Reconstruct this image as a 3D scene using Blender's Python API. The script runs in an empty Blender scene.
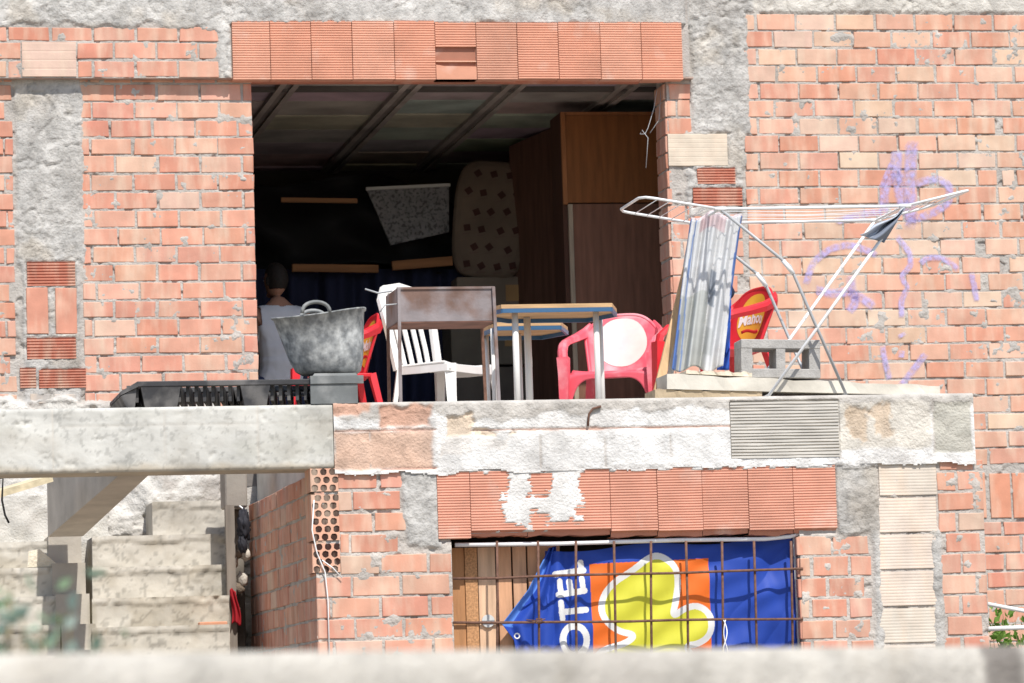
import bpy, math, random
import numpy as np
from mathutils import Vector, Matrix
random.seed(7); RNG = np.random.RandomState(11)
scn = bpy.context.scene
COL = scn.collection
R = math.radians

# ------------------------------------------------------------------ camera frame
F_PX = 3900.0
yc = Vector((-739, -407.5, -F_PX)).normalized()
xc = Vector((20440, 261, -F_PX)).normalized()
xc = (xc - yc * xc.dot(yc)).normalized()
zc = xc.cross(yc)
M = Matrix((xc, yc, zc))                     # camera -> world
DIST = 23.2
d0 = M @ Vector((0, 0, -1))
CAM = -d0 * DIST / 1.0
CAM = Vector((CAM.x, CAM.y, 1.6))
def at(px, py, Y):
    d = M @ Vector((px - 512, -(py - 341.5), -F_PX))
    t = (Y - CAM.y) / d.y
    return CAM + d * t
def along(px, py, dist):
    d = M @ Vector((px - 512, -(py - 341.5), -F_PX)); d /= F_PX
    return CAM + d * dist
YL = -3.3                                    # front plane of the terrace block
FLOOR_Z = at(600, 399, YL).z

# ------------------------------------------------------------------ noise
def _h(ix, iy, s):
    n = (ix * 374761393 + iy * 668265263 + s * 1442695041) & 0xffffffff
    n = ((n ^ (n >> 13)) * 1274126177) & 0xffffffff
    return ((n ^ (n >> 16)) & 0xffff) / 65535.0
def vn(x, y, s=0):
    x = np.asarray(x, float); y = np.asarray(y, float)
    ix = np.floor(x).astype(np.int64); iy = np.floor(y).astype(np.int64)
    fx = x - ix; fy = y - iy
    fx = fx * fx * (3 - 2 * fx); fy = fy * fy * (3 - 2 * fy)
    a = _h(ix, iy, s); b = _h(ix + 1, iy, s); c = _h(ix, iy + 1, s); d = _h(ix + 1, iy + 1, s)
    return (a * (1 - fx) + b * fx) * (1 - fy) + (c * (1 - fx) + d * fx) * fy
def fbm(x, y, sc, oc=4, s=0):
    o = 0; a = 1; t = 0
    for i in range(oc):
        o = o + a * (vn(x * sc, y * sc, s + i) * 2 - 1); t += a; a *= .55; sc *= 2.03
    return o / t
def sm(e0, e1, x):
    t = np.clip((x - e0) / (e1 - e0), 0, 1); return t * t * (3 - 2 * t)

# ------------------------------------------------------------------ mesh builder
class MB:
    def __init__(s): s.V = []; s.C = []; s.L = []; s.N = []; s.MI = []; s.S = []; s.n = 0
    def add(s, v, f, col=(1, 1, 1), mi=0, smooth=False):
        v = np.asarray([tuple(q) for q in v] if not isinstance(v, np.ndarray) else v, float)
        k = len(v); s.V.append(v)
        c = np.asarray(col, float)
        if c.ndim == 1: c = np.tile(c[:3], (k, 1))
        s.C.append(c)
        if isinstance(f, np.ndarray):
            s.L.append((f + s.n).ravel()); s.N.append(np.full(len(f), f.shape[1])); m = len(f)
        else:
            s.L.append(np.array([i + s.n for q in f for i in q])); s.N.append(np.array([len(q) for q in f])); m = len(f)
        s.MI.append(np.full(m, mi)); s.S.append(np.full(m, smooth)); s.n += k
    def build(s, name, mats, parent=None, origin=(0, 0, 0)):
        me = bpy.data.meshes.new(name)
        V = np.concatenate(s.V) - np.array(tuple(origin)); L = np.concatenate(s.L); N = np.concatenate(s.N)
        me.vertices.add(len(V)); me.vertices.foreach_set('co', V.ravel())
        me.loops.add(len(L)); me.loops.foreach_set('vertex_index', L.astype(np.int32))
        me.polygons.add(len(N)); st = np.concatenate([[0], np.cumsum(N)[:-1]])
        me.polygons.foreach_set('loop_start', st.astype(np.int32))
        me.polygons.foreach_set('material_index', np.concatenate(s.MI).astype(np.int32))
        me.update(calc_edges=True)
        me.polygons.foreach_set('use_smooth', np.concatenate(s.S).astype(bool))
        ca = me.color_attributes.new('Col', 'FLOAT_COLOR', 'POINT')
        C = np.ones((len(V), 4)); C[:, :3] = np.concatenate(s.C); ca.data.foreach_set('color', C.ravel())
        me.validate()
        o = bpy.data.objects.new(name, me)
        for m in (mats if isinstance(mats, (list, tuple)) else [mats]): me.materials.append(m)
        COL.objects.link(o)
        if parent is not None: o.parent = parent
        else: o.location = origin
        return o
    def hexa(s, p, col=(1, 1, 1), mi=0):      # 8 pts: bottom ring 0-3, top ring 4-7 (ccw)
        s.add(p, [(3, 2, 1, 0), (4, 5, 6, 7), (0, 1, 5, 4), (1, 2, 6, 5), (2, 3, 7, 6), (3, 0, 4, 7)], col, mi)
    def box(s, a, b, col=(1, 1, 1), mi=0, bev=0):
        x0, y0, z0 = a; x1, y1, z1 = b
        if not bev:
            s.hexa([(x0, y0, z0), (x1, y0, z0), (x1, y1, z0), (x0, y1, z0), (x0, y0, z1), (x1, y0, z1), (x1, y1, z1), (x0, y1, z1)], col, mi); return
        V = []; F = []
        e = bev
        def ring(z, i):
            x0_, x1_, y0_, y1_ = x0 + i, x1 - i, y0 + i, y1 - i
            k = len(V)
            V.extend([(x0_ + e, y0_, z), (x1_ - e, y0_, z), (x1_, y0_ + e, z), (x1_, y1_ - e, z), (x1_ - e, y1_, z), (x0_ + e, y1_, z), (x0_, y1_ - e, z), (x0_, y0_ + e, z)])
            return k
        r = [ring(z0, e * .7), ring(z0 + e, 0), ring(z1 - e, 0), ring(z1, e * .7)]
        F.append(tuple(range(7, -1, -1))); F.append(tuple(r[3] + i for i in range(8)))
        for q in range(3):
            for i in range(8): F.append((r[q] + i, r[q] + (i + 1) % 8, r[q + 1] + (i + 1) % 8, r[q + 1] + i))
        s.add(V, F, col, mi)
    def obox(s, p0, p1, w, t, up=(0, 0, 1), col=(1, 1, 1), mi=0):   # beam p0->p1, width w (side), thickness t (up-ish)
        p0 = Vector(p0); p1 = Vector(p1); d = (p1 - p0).normalized(); u = Vector(up)
        sd = d.cross(u).normalized(); u = sd.cross(d)
        a = sd * w / 2; b = u * t / 2
        s.hexa([p0 - a - b, p0 + a - b, p1 + a - b, p1 - a - b, p0 - a + b, p0 + a + b, p1 + a + b, p1 - a + b], col, mi)
    def sweep(s, pts, sec, col=(1, 1, 1), mi=0, up=(0, 0, 1), closed=True, scale=None, smooth=True, cyclic=False, cap=True):
        pts = [Vector(p) for p in pts]; n = len(pts); m = len(sec); V = []; F = []
        prev = None
        for i, p in enumerate(pts):
            if cyclic: d = (pts[(i + 1) % n] - pts[i - 1])
            else: d = (pts[min(i + 1, n - 1)] - pts[max(i - 1, 0)])
            d = d.normalized() if d.length > 1e-9 else Vector((0, 0, 1))
            if prev is None:
                u = Vector(up)
                if abs(u.dot(d)) > .98: u = Vector((1, 0, 0))
                u = (u - d * u.dot(d)).normalized()
            else:
                u = (prev - d * prev.dot(d)).normalized()
            prev = u; sd = d.cross(u); k = scale[i] if scale else 1
            if not hasattr(k, '__len__'): k = (k, k)
            for (a, b) in sec: V.append(p + sd * a * k[0] + u * b * k[1])
        rng = range(n) if cyclic else range(n - 1)
        for i in rng:
            j = (i + 1) % n
            for q in range(m):
                r = (q + 1) % m
                F.append((i * m + q, i * m + r, j * m + r, j * m + q))
        if cap and not cyclic:
            F.append(tuple(range(m - 1, -1, -1))); F.append(tuple((n - 1) * m + q for q in range(m)))
        s.add(V, F, col, mi, smooth)
    def tube(s, pts, r, n=8, **k):
        s.sweep(pts, [(math.cos(a) * r, math.sin(a) * r) for a in [2 * math.pi * i / n for i in range(n)]], **k)
    def shell(s, fn, nu, nv, t, col=(1, 1, 1), mi=0, smooth=True, colfn=None):
        P = np.array([[fn(i / nu, j / nv) for i in range(nu + 1)] for j in range(nv + 1)], float)
        du = np.gradient(P, axis=1); dv = np.gradient(P, axis=0)
        Nn = np.cross(du, dv); Nn /= (np.linalg.norm(Nn, axis=2, keepdims=True) + 1e-9)
        A = P + Nn * t / 2; B = P - Nn * t / 2; W = nu + 1; k = W * (nv + 1)
        V = np.concatenate([A.reshape(-1, 3), B.reshape(-1, 3)]); F = []
        for j in range(nv):
            for i in range(nu):
                a = j * W + i; q = (a, a + 1, a + W + 1, a + W); F.append(q); F.append(tuple(k + x for x in reversed(q)))
        for i in range(nu):
            F.append((i + 1, i, k + i, k + i + 1)); a = nv * W + i; F.append((a, a + 1, k + a + 1, k + a))
        for j in range(nv):
            a = j * W; F.append((a, a + W, k + a + W, k + a)); a = j * W + nu; F.append((a + W, a, k + a, k + a + W))
        c = col
        if colfn is not None:
            c = np.array([colfn(i / nu, j / nv) for j in range(nv + 1) for i in range(nu + 1)]); c = np.concatenate([c, c])
        s.add(V, F, c, mi, smooth)
    def lathe(s, prof, n=24, col=(1, 1, 1), mi=0, c=(0, 0, 0), sx=1, sy=1, smooth=True, warp=None):
        V = []; F = []; m = len(prof)
        for i in range(n):
            a = 2 * math.pi * i / n
            for (r, z) in prof:
                p = Vector((r * math.cos(a) * sx, r * math.sin(a) * sy, z))
                if warp: p = warp(p, a)
                V.append(p + Vector(c))
        for i in range(n):
            j = (i + 1) % n
            for q in range(m - 1): F.append((i * m + q, j * m + q, j * m + q + 1, i * m + q + 1))
        s.add(V, F, col, mi, smooth)

def tag(o, label=None, cat=None, group=None, kind=None):
    if label: o['label'] = label
    if cat: o['category'] = cat
    if group: o['group'] = group
    if kind: o['kind'] = kind
    return o
def thing(name, loc, label, cat, group=None, rz=0):
    o = bpy.data.objects.new(name, None); COL.objects.link(o); o.location = loc; o.rotation_euler = (0, 0, rz)
    o.empty_display_size = .2
    return tag(o, label, cat, group)

# ------------------------------------------------------------------ materials
def mat(name, base=None, var=.15, ns=6, stretch=(1, 1, 1), rough=.85, bump=.2, bs=60, bd=.004, metal=0, spec=.3, tint=None, tf=.5, ts=3, tstretch=(1, 1, 1), tlo=.45, thi=.6, trans=0, alpha=None, coord='Object', sheen=0, subs=0):
    m = bpy.data.materials.new(name); m.use_nodes = True; nt = m.node_tree; N = nt.nodes; L = nt.links; N.clear()
    out = N.new('ShaderNodeOutputMaterial'); b = N.new('ShaderNodeBsdfPrincipled'); L.new(b.outputs[0], out.inputs[0])
    b.inputs['Roughness'].default_value = rough; b.inputs['Metallic'].default_value = metal
    b.inputs['Specular IOR Level'].default_value = spec
    tc = N.new('ShaderNodeTexCoord')
    def noise(scale, st, detail=5, w=0):
        mp = N.new('ShaderNodeMapping'); mp.inputs['Scale'].default_value = st; mp.inputs['Location'].default_value = (w, w * 1.7, w * .3)
        L.new(tc.outputs[coord], mp.inputs[0])
        n = N.new('ShaderNodeTexNoise'); n.inputs['Scale'].default_value = scale; n.inputs['Detail'].default_value = detail
        L.new(mp.outputs[0], n.inputs['Vector']); return n
    if base is None:
        a = N.new('ShaderNodeVertexColor'); a.layer_name = 'Col'; cs = a.outputs[0]
    else:
        a = N.new('ShaderNodeRGB'); a.outputs[0].default_value = (*base, 1); cs = a.outputs[0]
    if tint is not None:
        n = noise(ts, tstretch, 6, 3.1); r = N.new('ShaderNodeValToRGB'); r.color_ramp.elements[0].position = tlo; r.color_ramp.elements[1].position = thi
        L.new(n.outputs[0], r.inputs[0]); k = N.new('ShaderNodeMath'); k.operation = 'MULTIPLY'; k.inputs[1].default_value = tf; L.new(r.outputs[0], k.inputs[0])
        x = N.new('ShaderNodeMix'); x.data_type = 'RGBA'; L.new(k.outputs[0], x.inputs[0]); L.new(cs, x.inputs[6]); x.inputs[7].default_value = (*tint, 1); cs = x.outputs[2]
    if var:
        n = noise(ns, stretch, 7); mr = N.new('ShaderNodeMapRange'); mr.inputs[1].default_value = .3; mr.inputs[2].default_value = .7
        mr.inputs[3].default_value = 1 - var; mr.inputs[4].default_value = 1 + var; L.new(n.outputs[0], mr.inputs[0])
        x = N.new('ShaderNodeMix'); x.data_type = 'RGBA'; x.blend_type = 'MULTIPLY'; x.inputs[0].default_value = 1
        L.new(cs, x.inputs[6]); L.new(mr.outputs[0], x.inputs[7]); cs = x.outputs[2]
    L.new(cs, b.inputs['Base Color'])
    if bump:
        n = noise(bs, stretch if stretch != (1, 1, 1) else (1, 1, 1), 6, 9); bn = N.new('ShaderNodeBump'); bn.inputs['Strength'].default_value = bump; bn.inputs['Distance'].default_value = bd
        L.new(n.outputs[0], bn.inputs['Height']); L.new(bn.outputs[0], b.inputs['Normal'])
    if trans:
        t = N.new('ShaderNodeBsdfTranslucent'); L.new(cs, t.inputs[0]); mx = N.new('ShaderNodeMixShader'); mx.inputs[0].default_value = trans
        L.new(b.outputs[0], mx.inputs[1]); L.new(t.outputs[0], mx.inputs[2]); L.new(mx.outputs[0], out.inputs[0])
    if alpha is not None:
        n = noise(35, (1, 1, 1), 5, 5); mr = N.new('ShaderNodeMapRange'); mr.inputs[1].default_value = .3; mr.inputs[2].default_value = .65
        mr.inputs[3].default_value = alpha[0]; mr.inputs[4].default_value = alpha[1]; L.new(n.outputs[0], mr.inputs[0])
        vv = N.new('ShaderNodeVertexColor'); vv.layer_name = 'Col'; sp = N.new('ShaderNodeSeparateColor'); L.new(vv.outputs[0], sp.inputs[0])
        mm = N.new('ShaderNodeMath'); mm.operation = 'MULTIPLY'; L.new(mr.outputs[0], mm.inputs[0]); L.new(sp.outputs[0], mm.inputs[1]); L.new(mm.outputs[0], b.inputs['Alpha'])
    if sheen: b.inputs['Sheen Weight'].default_value = sheen
    return m
MT = {}
MT['cement'] = mat('cement', None, .20, 9, rough=.95, bump=1, bs=75, bd=.007, tint=(.30, .27, .24), tf=.45, ts=2.2, tlo=.5, thi=.75)
MT['brick'] = mat('brick', None, .12, 9, rough=.9, bump=.35, bs=90, bd=.002, tint=(.66, .52, .40), tf=.62, ts=9, tstretch=(1.7, 1.7, .4), tlo=.44, thi=.72)
MT['tile'] = mat('ribbed_clay', None, .10, 6, rough=.85, bump=.25, bs=80, bd=.002, tint=(.72, .58, .50), tf=.6, ts=5, tlo=.58, thi=.78)
MT['pale'] = mat('pale_block', None, .12, 6, (1, 1, 3), rough=.9, bump=.4, bs=70, bd=.002)
MT['concrete'] = mat('concrete', None, .16, 4, rough=.92, bump=.5, bs=45, bd=.004, tint=(.36, .33, .28), tf=.6, ts=3, tstretch=(1, 1, 1.6), tlo=.5, thi=.7)
MT['ceil'] = mat('ceiling_concrete', None, .3, 3, rough=.95, bump=.5, bs=30)
MT['dark'] = mat('dark_plaster', None, .2, 4, rough=.95)
MT['wood'] = mat('wood', None, .22, 5, (6, 6, .6), rough=.75, bump=.3, bs=30)
MT['woodh'] = mat('wood_lengthwise', None, .22, 5, (.6, 6, 6), rough=.75, bump=.3, bs=30)
MT['plastic'] = mat('plastic', None, .05, 10, rough=.42, bump=.05, spec=.5)
MT['dull'] = mat('dull_plastic_film', None, .1, 10, rough=.75, bump=.3, bs=30, spec=.25)
MT['faded'] = mat('faded_plastic', None, .08, 10, rough=.5, bump=.08, spec=.45, tint=(.85, .60, .62), tf=.6, ts=5, tlo=.45, thi=.7)
MT['rubber'] = mat('mottled_rubber', (.21, .22, .225), .25, 40, rough=.8, bump=.4, bs=50, spec=.2, tint=(.52, .53, .52), tf=.85, ts=20, tstretch=(1, 1, .9), tlo=.38, thi=.66)
MT['black'] = mat('black_plastic', (.045, .045, .048), .3, 8, rough=.6, bump=.15, tint=(.2, .19, .18), tf=.5, ts=8)
MT['grey'] = mat('grey_plastic', (.16, .17, .17), .2, 8, rough=.6, tint=(.35, .35, .34), tf=.5, ts=8)
MT['rust'] = mat('rusty_sheet', (.27, .235, .235), .2, 7, rough=.55, bump=.3, metal=.3, tint=(.17, .09, .06), tf=.8, ts=6, tlo=.48, thi=.66)
MT['rebar'] = mat('rusty_rebar', (.16, .085, .06), .3, 40, rough=.85, bump=.5, bs=120)
MT['whitemetal'] = mat('white_coated_wire', (.82, .82, .82), .04, 10, rough=.35, spec=.5, bump=0)
MT['greymetal'] = mat('grey_coated_tube', (.42, .43, .44), .1, 10, rough=.4, spec=.5, bump=0)
MT['cloth'] = mat('cloth', None, .07, 6, rough=.9, bump=.25, bs=200, bd=.001, trans=.15)
MT['banner'] = mat('banner_cloth', None, .05, 5, rough=.6, bump=.1, bs=250, bd=.001, spec=.3)
MT['sheet'] = mat('thin_plastic_sheet', None, .08, 5, (1, 1, 3), rough=.4, bump=.2, bs=25, trans=.35, spec=.5)
MT['block'] = mat('cinder_block', (.40, .385, .365), .15, 20, rough=.95, bump=1, bs=120, bd=.004)
MT['skin'] = mat('skin', (.36, .19, .125), .08, 10, rough=.55, bump=.05)
MT['hair'] = mat('hair', (.018, .013, .010), .3, 60, rough=.7, bump=.6, bs=200)
MT['leaf'] = mat('leaf', None, .3, 12, rough=.6, bump=0, trans=.5)
MT['paint'] = mat('lavender_spray_paint', (.52, .46, .80), 0, rough=.7, bump=0, alpha=(.12, .72))
MT['ground'] = mat('dirt', (.30, .26, .21), .3, 1.5, rough=.95, bump=.8, bs=12, bd=.03)
MT['chip'] = mat('chipboard', None, .35, 90, rough=.85, bump=.3, bs=120)
MT['speck'] = mat('speckled_board', (.24, .24, .25), .2, 15, rough=.7, bump=.1, tint=(.06, .06, .07), tf=.8, ts=45, tlo=.5, thi=.6)

# ------------------------------------------------------------------ wall frames
class Frame:
    def __init__(s, O, U, N): s.O = np.array(O, float); s.U = np.array(U, float); s.N = np.array(N, float)
    def w(s, u, z, n):
        u = np.asarray(u, float)[..., None]; z = np.asarray(z, float)[..., None]; n = np.asarray(n, float)[..., None]
        return s.O + u * s.U + z * np.array([0, 0, 1.]) + n * s.N
FU = Frame((0, 0, 0), (1, 0, 0), (0, -1, 0))
FB = Frame((0, -.07, 0), (1, 0, 0), (0, -1, 0))        # projecting band over the opening
FL = Frame((0, YL, 0), (1, 0, 0), (0, -1, 0))
def ru(x0, y0, x1, y1, Y=0):       # pixel rect -> (u0,u1,z0,z1) on the plane Y
    xm = (x0 + x1) / 2; ym = (y0 + y1) / 2
    return (at(x0, ym, Y).x, at(x1, ym, Y).x, at(xm, y1, Y).z, at(xm, y0, Y).z)
P_UP = (at(850, 13.5, 0).z - at(850, 204.5, 0).z) / 11
PAL = {'salmon': [((.575, .275, .195), 5), ((.595, .30, .215), 5), ((.55, .245, .17), 2), ((.60, .335, .245), 4), ((.61, .41, .31), 1)],
       'pale': [((.59, .31, .22), 5), ((.60, .345, .25), 5), ((.61, .40, .295), 3), ((.565, .27, .185), 3), ((.62, .45, .34), 1.5)],
       'cream': [((.61, .46, .34), 4), ((.62, .50, .39), 3), ((.60, .32, .22), 2)]}
def pick(p):
    L = PAL[p]; t = random.random() * sum(w for _, w in L)
    for c, w in L:
        t -= w
        if t <= 0: break
    k = random.uniform(.92, 1.08); return tuple(min(.85, x * k * random.uniform(.97, 1.03)) for x in c)
def brick(mb, fr, u0, u1, z0, z1, col, n=0, dep=.06, ch=.0032, j=.0028, mi=1):
    J = lambda: random.uniform(-j, j)
    u0 += J(); u1 += J(); z0 += J(); z1 += J(); n += random.uniform(-.002, .0035)
    tl = [(J(), J()) for _ in range(4)]
    c4 = [(u0, z0), (u1, z0), (u1, z1), (u0, z1)]
    q = [(1, 1), (-1, 1), (-1, -1), (1, -1)]
    U = []; Z = []; Nn = []
    for i in range(4): U.append(c4[i][0]); Z.append(c4[i][1]); Nn.append(n - dep)
    for i in range(4): U.append(c4[i][0] + tl[i][0]); Z.append(c4[i][1] + tl[i][1]); Nn.append(n - ch)
    for i in range(4): U.append(c4[i][0] + tl[i][0] + q[i][0] * ch); Z.append(c4[i][1] + tl[i][1] + q[i][1] * ch); Nn.append(n + J() * .6)
    V = fr.w(U, Z, Nn); F = [(8, 9, 10, 11)]
    for a in (0, 4):
        for i in range(4): F.append((a + i, a + (i + 1) % 4, a + 4 + (i + 1) % 4, a + 4 + i))
    mb.add(V, F, col, mi)
def lay(mb, fr, rect, pal, za, pitch=P_UP, L=.25, g=.014, phase=0, ex=(), n=0, dep=.06):
    u0, u1, z0, z1 = rect
    k0 = int(math.floor((z0 - za) / pitch)) - 1; k1 = int(math.ceil((z1 - za) / pitch)) + 1
    for k in range(k0, k1):
        rr = random.Random(k * 7919 + 13)
        a = max(za + k * pitch + g / 2, z0); b = min(za + (k + 1) * pitch - g / 2, z1)
        if b - a < .025: continue
        off = phase + (k % 2) * L / 2 + rr.uniform(-.02, .02)
        i = int(math.floor((u0 - off) / L)) - 1
        while off + i * L < u1:
            x0 = off + i * L + g / 2; x1 = off + (i + 1) * L - g / 2; i += 1
            seg = [(max(x0, u0), min(x1, u1))]
            for (e0, e1, f0, f1) in ex:
                if f0 < (a + b) / 2 < f1:
                    ns = []
                    for (s0, s1) in seg:
                        if e1 <= s0 or e0 >= s1: ns.append((s0, s1)); continue
                        if e0 > s0: ns.append((s0, e0))
                        if e1 < s1: ns.append((e1, s1))
                    seg = ns
            for (s0, s1) in seg:
                if s1 - s0 > .03: brick(mb, fr, s0, s1, a, b, pick(pal if random.random() > .06 else 'salmon'), n, dep)
def hfield(mb, fr, rect, res, fn, mi=0):
    u0, u1, z0, z1 = rect
    nu = max(2, int((u1 - u0) / res)); nz = max(2, int((z1 - z0) / res))
    U, Z = np.meshgrid(np.linspace(u0, u1, nu + 1), np.linspace(z0, z1, nz + 1))
    h, c, keep = fn(U, Z)
    V = fr.w(U, Z, h).reshape(-1, 3); W = nu + 1
    idx = np.arange(nz)[:, None] * W + np.arange(nu)[None, :]
    F = np.stack([idx, idx + 1, idx + W + 1, idx + W], -1)
    k = keep[:-1, :-1] & keep[1:, 1:] & keep[1:, :-1] & keep[:-1, 1:]
    mb.add(V, F[k].reshape(-1, 4), c.reshape(-1, 3), mi, True)
def rmask(U, Z, r, soft=.012, nz=.02, s=0, sc=9):
    u0, u1, z0, z1 = r
    d = np.minimum(np.minimum(U - u0, u1 - U), np.minimum(Z - z0, z1 - Z)) + fbm(U, Z, sc, 4, s) * nz
    return sm(-soft, soft, d)
def inrect(U, Z, r): return (U > r[0]) & (U < r[1]) & (Z > r[2]) & (Z < r[3])
def cemcol(c, U, Z, m, s):
    k = 1 + m * (.16 * fbm(U, Z, 5, 5, s) + .14 * fbm(U * .6, Z, 19, 4, s + 3) - .12 * sm(.25, .5, fbm(U, Z, 13, 4, s + 6)))
    k = k * (1 - m * (.20 * sm(.24, .36, fbm(U, Z, 42, 3, s + 11)) + .12 * sm(.2, .3, fbm(U, Z, 80, 2, s + 12))) + m * .10 * sm(.25, .4, fbm(U, Z, 34, 3, s + 14)))
    k = k * (1 - m * .35 * sm(.018, .004, np.abs(fbm(U, Z * 1.3, 6, 4, s + 15))) * sm(.05, .25, fbm(U, Z, 2.5, 3, s + 16)))
    c = c * k[..., None]
    return c * (1 - (m * sm(.15, .5, fbm(U, Z, 3, 4, s + 9)))[..., None] * np.array([.02, .07, .14]))
def mortar_h(U, Z, s=0, base=-.0042):
    return base + fbm(U, Z, 45, 3, s) * .004 + np.clip(fbm(U, Z, 14, 4, s + 5) - .25, 0, 1) * .022 - np.clip(fbm(U, Z, 16, 3, s + 8) - .34, 0, 1) * .10
def lerp3(a, b, m): return a * (1 - m[..., None]) + np.array(b) * m[..., None]
def ribbed(mb, fr, rect, n=0, dep=.06, pitch=.0145, gd=.0042, col=(.62, .29, .2), mi=1, duty=.5, jit=.0004):
    u0, u1, z0, z1 = rect
    k = max(2, int(round((z1 - z0) / pitch))); p = (z1 - z0) / k
    prof = [(z0, -dep)]
    for i in range(k):
        a = z0 + i * p
        prof += [(a + p * .06, 0), (a + p * (duty), .0), (a + p * (duty + .1), -gd), (a + p * .96, -gd)]
    prof += [(z1, -.001), (z1, -dep)]
    m = len(prof); nn = 5
    V = []
    for q in range(nn):
        u = u0 + (u1 - u0) * q / (nn - 1)
        for (z, y) in prof:
            V.append(fr.w(u, z + (random.uniform(-jit, jit)), n + y))
    F = [(q * m + i, (q + 1) * m + i, (q + 1) * m + i + 1, q * m + i + 1) for q in range(nn - 1) for i in range(m - 1)]
    F.append(tuple(range(m))); F.append(tuple((nn - 1) * m + i for i in range(m - 1, -1, -1)))
    mb.add(np.array(V), F, col, mi)

CEM = np.array([.46, .445, .42]); CEMD = np.array([.40, .38, .35]); WHT = (.80, .78, .74)

# ================================================================== HOUSE
house = thing('brick_house', (0, 0, 0), 'unfinished two-storey brick house with open dark room above a terrace', 'house')
XL = at(-260, 300, 0).x; XR = at(1180, 300, 0).x; ZT = at(500, -160, 0).z
oL = at(255, 230, 0).x; oR = at(671, 230, 0).x; oT = at(460, 83, 0).z            # big opening
za_R = at(850, 204.5, 0).z
# --- upper wall
mb = MB()
WT = .24
core = (.42, .39, .36)
mb.box((XL, .014, 0), (oL - .006, WT, ZT), core, 0)
mb.box((oR + .006, .014, 0), (XR, WT, ZT), core, 0)
mb.box((oL - .006, .014, oT + .03), (oR + .006, .058, ZT), core, 0)
mb.box((oL - .006, .02, 0), (oR + .006, WT, FLOOR_Z - .03), core, 0)
rC1 = ru(16, 60, 83, 264); rC2 = ru(690, -60, 747, 134); rC3 = ru(690, 134, 745, 215); rC1b = ru(24, 262, 80, 402)
r_pl = (XL, at(240, 440, 0).x, 0, at(100, 399, 0).z)
topR = at(880, 12.5, 0).z; topL = at(100, 80, 0).z
ribs_up = [(27, 262, 75, 286), (27, 338, 76, 359), (39, 369, 86, 388), (20, 368, 36, 388), (697, 168, 735, 184), (693, 188, 742, 206)]
vbr = [(27, 288, 48, 334), (55, 288, 76, 334)]
pale_up = [(668, 134, 727, 167), (949, 565 - 3, 948, 566)]
op = (oL, oR, FLOOR_Z - .03, oT + .03)
INS = [ru(*q) for q in ribs_up + vbr + [(668, 134, 727, 166)]]
def fn_up(U, Z):
    h = mortar_h(U, Z, 1); c = np.tile(np.array([.44, .41, .375]), U.shape + (1,))
    crack = np.abs(fbm(U, Z, 3.1, 4, 61)); ridge = np.clip(.05 - crack, 0, .05) / .05
    m = np.maximum.reduce([rmask(U, Z, rC1, s=3), rmask(U, Z, rC2, s=4), rmask(U, Z, rC3, s=5, nz=.05), rmask(U, Z, rC1b, s=6, nz=.015)])
    m = np.maximum(m, rmask(U, Z, (oR - .3, XR, topR, ZT + 1), s=7, nz=.012))
    for r_ in INS: m = m * (1 - rmask(U, Z, r_, s=14, nz=.008, soft=.004))
    h = h * (1 - m) + m * (.008 + (fbm(U, Z, 26, 5, 9) * .006 + np.abs(fbm(U, Z, 11, 5, 10)) * .005 + fbm(U, Z * 1.6, 60, 3, 12) * .004) * (.45 + 1.1 * sm(-.2, .3, fbm(U, Z, 2.6, 3, 13))) - ridge * .010)
    c = cemcol(lerp3(c, CEM, m), U, Z, m, 66)
    m2 = rmask(U, Z, (at(752, 0, 0).x, XR + 1, topR, ZT + 1), s=8, nz=.01); c = lerp3(c, (.55, .52, .47), m2)
    m3 = rmask(U, Z, r_pl, s=12, nz=.05); h = h + m3 * (.03 + fbm(U, Z, 6, 5, 19) * .035); c = lerp3(c, (.60, .58, .54), m3 * sm(-.2, .1, fbm(U, Z, 5, 4, 21)))
    # mortar beds round the grey half-blocks near the right edge
    keep = ~inrect(U, Z, op)
    return h, c, keep
hfield(mb, FU, (XL, XR, 0, ZT), .009, fn_up)
EX = [ru(14, 60, 82, 402), ru(690, 60, 746, 134), ru(664, 132, 746, 209), (oL, oR, FLOOR_Z - .1, ZT)]
lay(mb, FU, (XL, oL, FLOOR_Z, topL + .05), 'salmon', at(150, 83.5, 0).z, ex=EX, phase=.03)
zl = at(150, 190, 0).z
lay(mb, FU, (oR, at(745, 300, 0).x, FLOOR_Z, at(700, 78, 0).z), 'salmon', at(700, 205, 0).z, ex=EX, L=.16, phase=oR)
gre = [ru(996, 121, 1003, 135), ru(996, 170, 1003, 185), ru(975, 235, 985, 252), ru(1003, 255, 1010, 270), ru(980, 275, 989, 290)]
lay(mb, FU, (at(749, 250, 0).x, XR, at(1000, 467, 0).z, topR), 'pale', za_R, ex=gre, phase=.06)
lay(mb, FU, (at(900, 250, 0).x, XR, .9, at(1000, 522, 0).z), 'salmon', za_R, phase=.11)
for i, x in enumerate((965, 990, 1013, 1036, 1059)):
    u = ru(x, 473, x + 21, 518); brick(mb, FU, *u, (.62, .28, .18), .004)
for r in ribs_up: ribbed(mb, FU, ru(*r), n=.012, pitch=.017, col=(.52, .20, .135), gd=.008)
for r in vbr: brick(mb, FU, *ru(*r), (.58, .27, .19), .012)
for r in ((30, 394, 49, 404), (54, 394, 76, 404)): brick(mb, FU, *ru(*r), (.42, .39, .36), .012)
ribbed(mb, FU, ru(668, 134, 727, 166), n=.01, pitch=.03, gd=.001, col=(.60, .52, .42), duty=.8)
brick(mb, FU, *ru(31, -6, 40, 16), (.60, .27, .17), .03)
house_wall = mb.build('upper_wall', [MT['cement'], MT['brick']], house)
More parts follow.
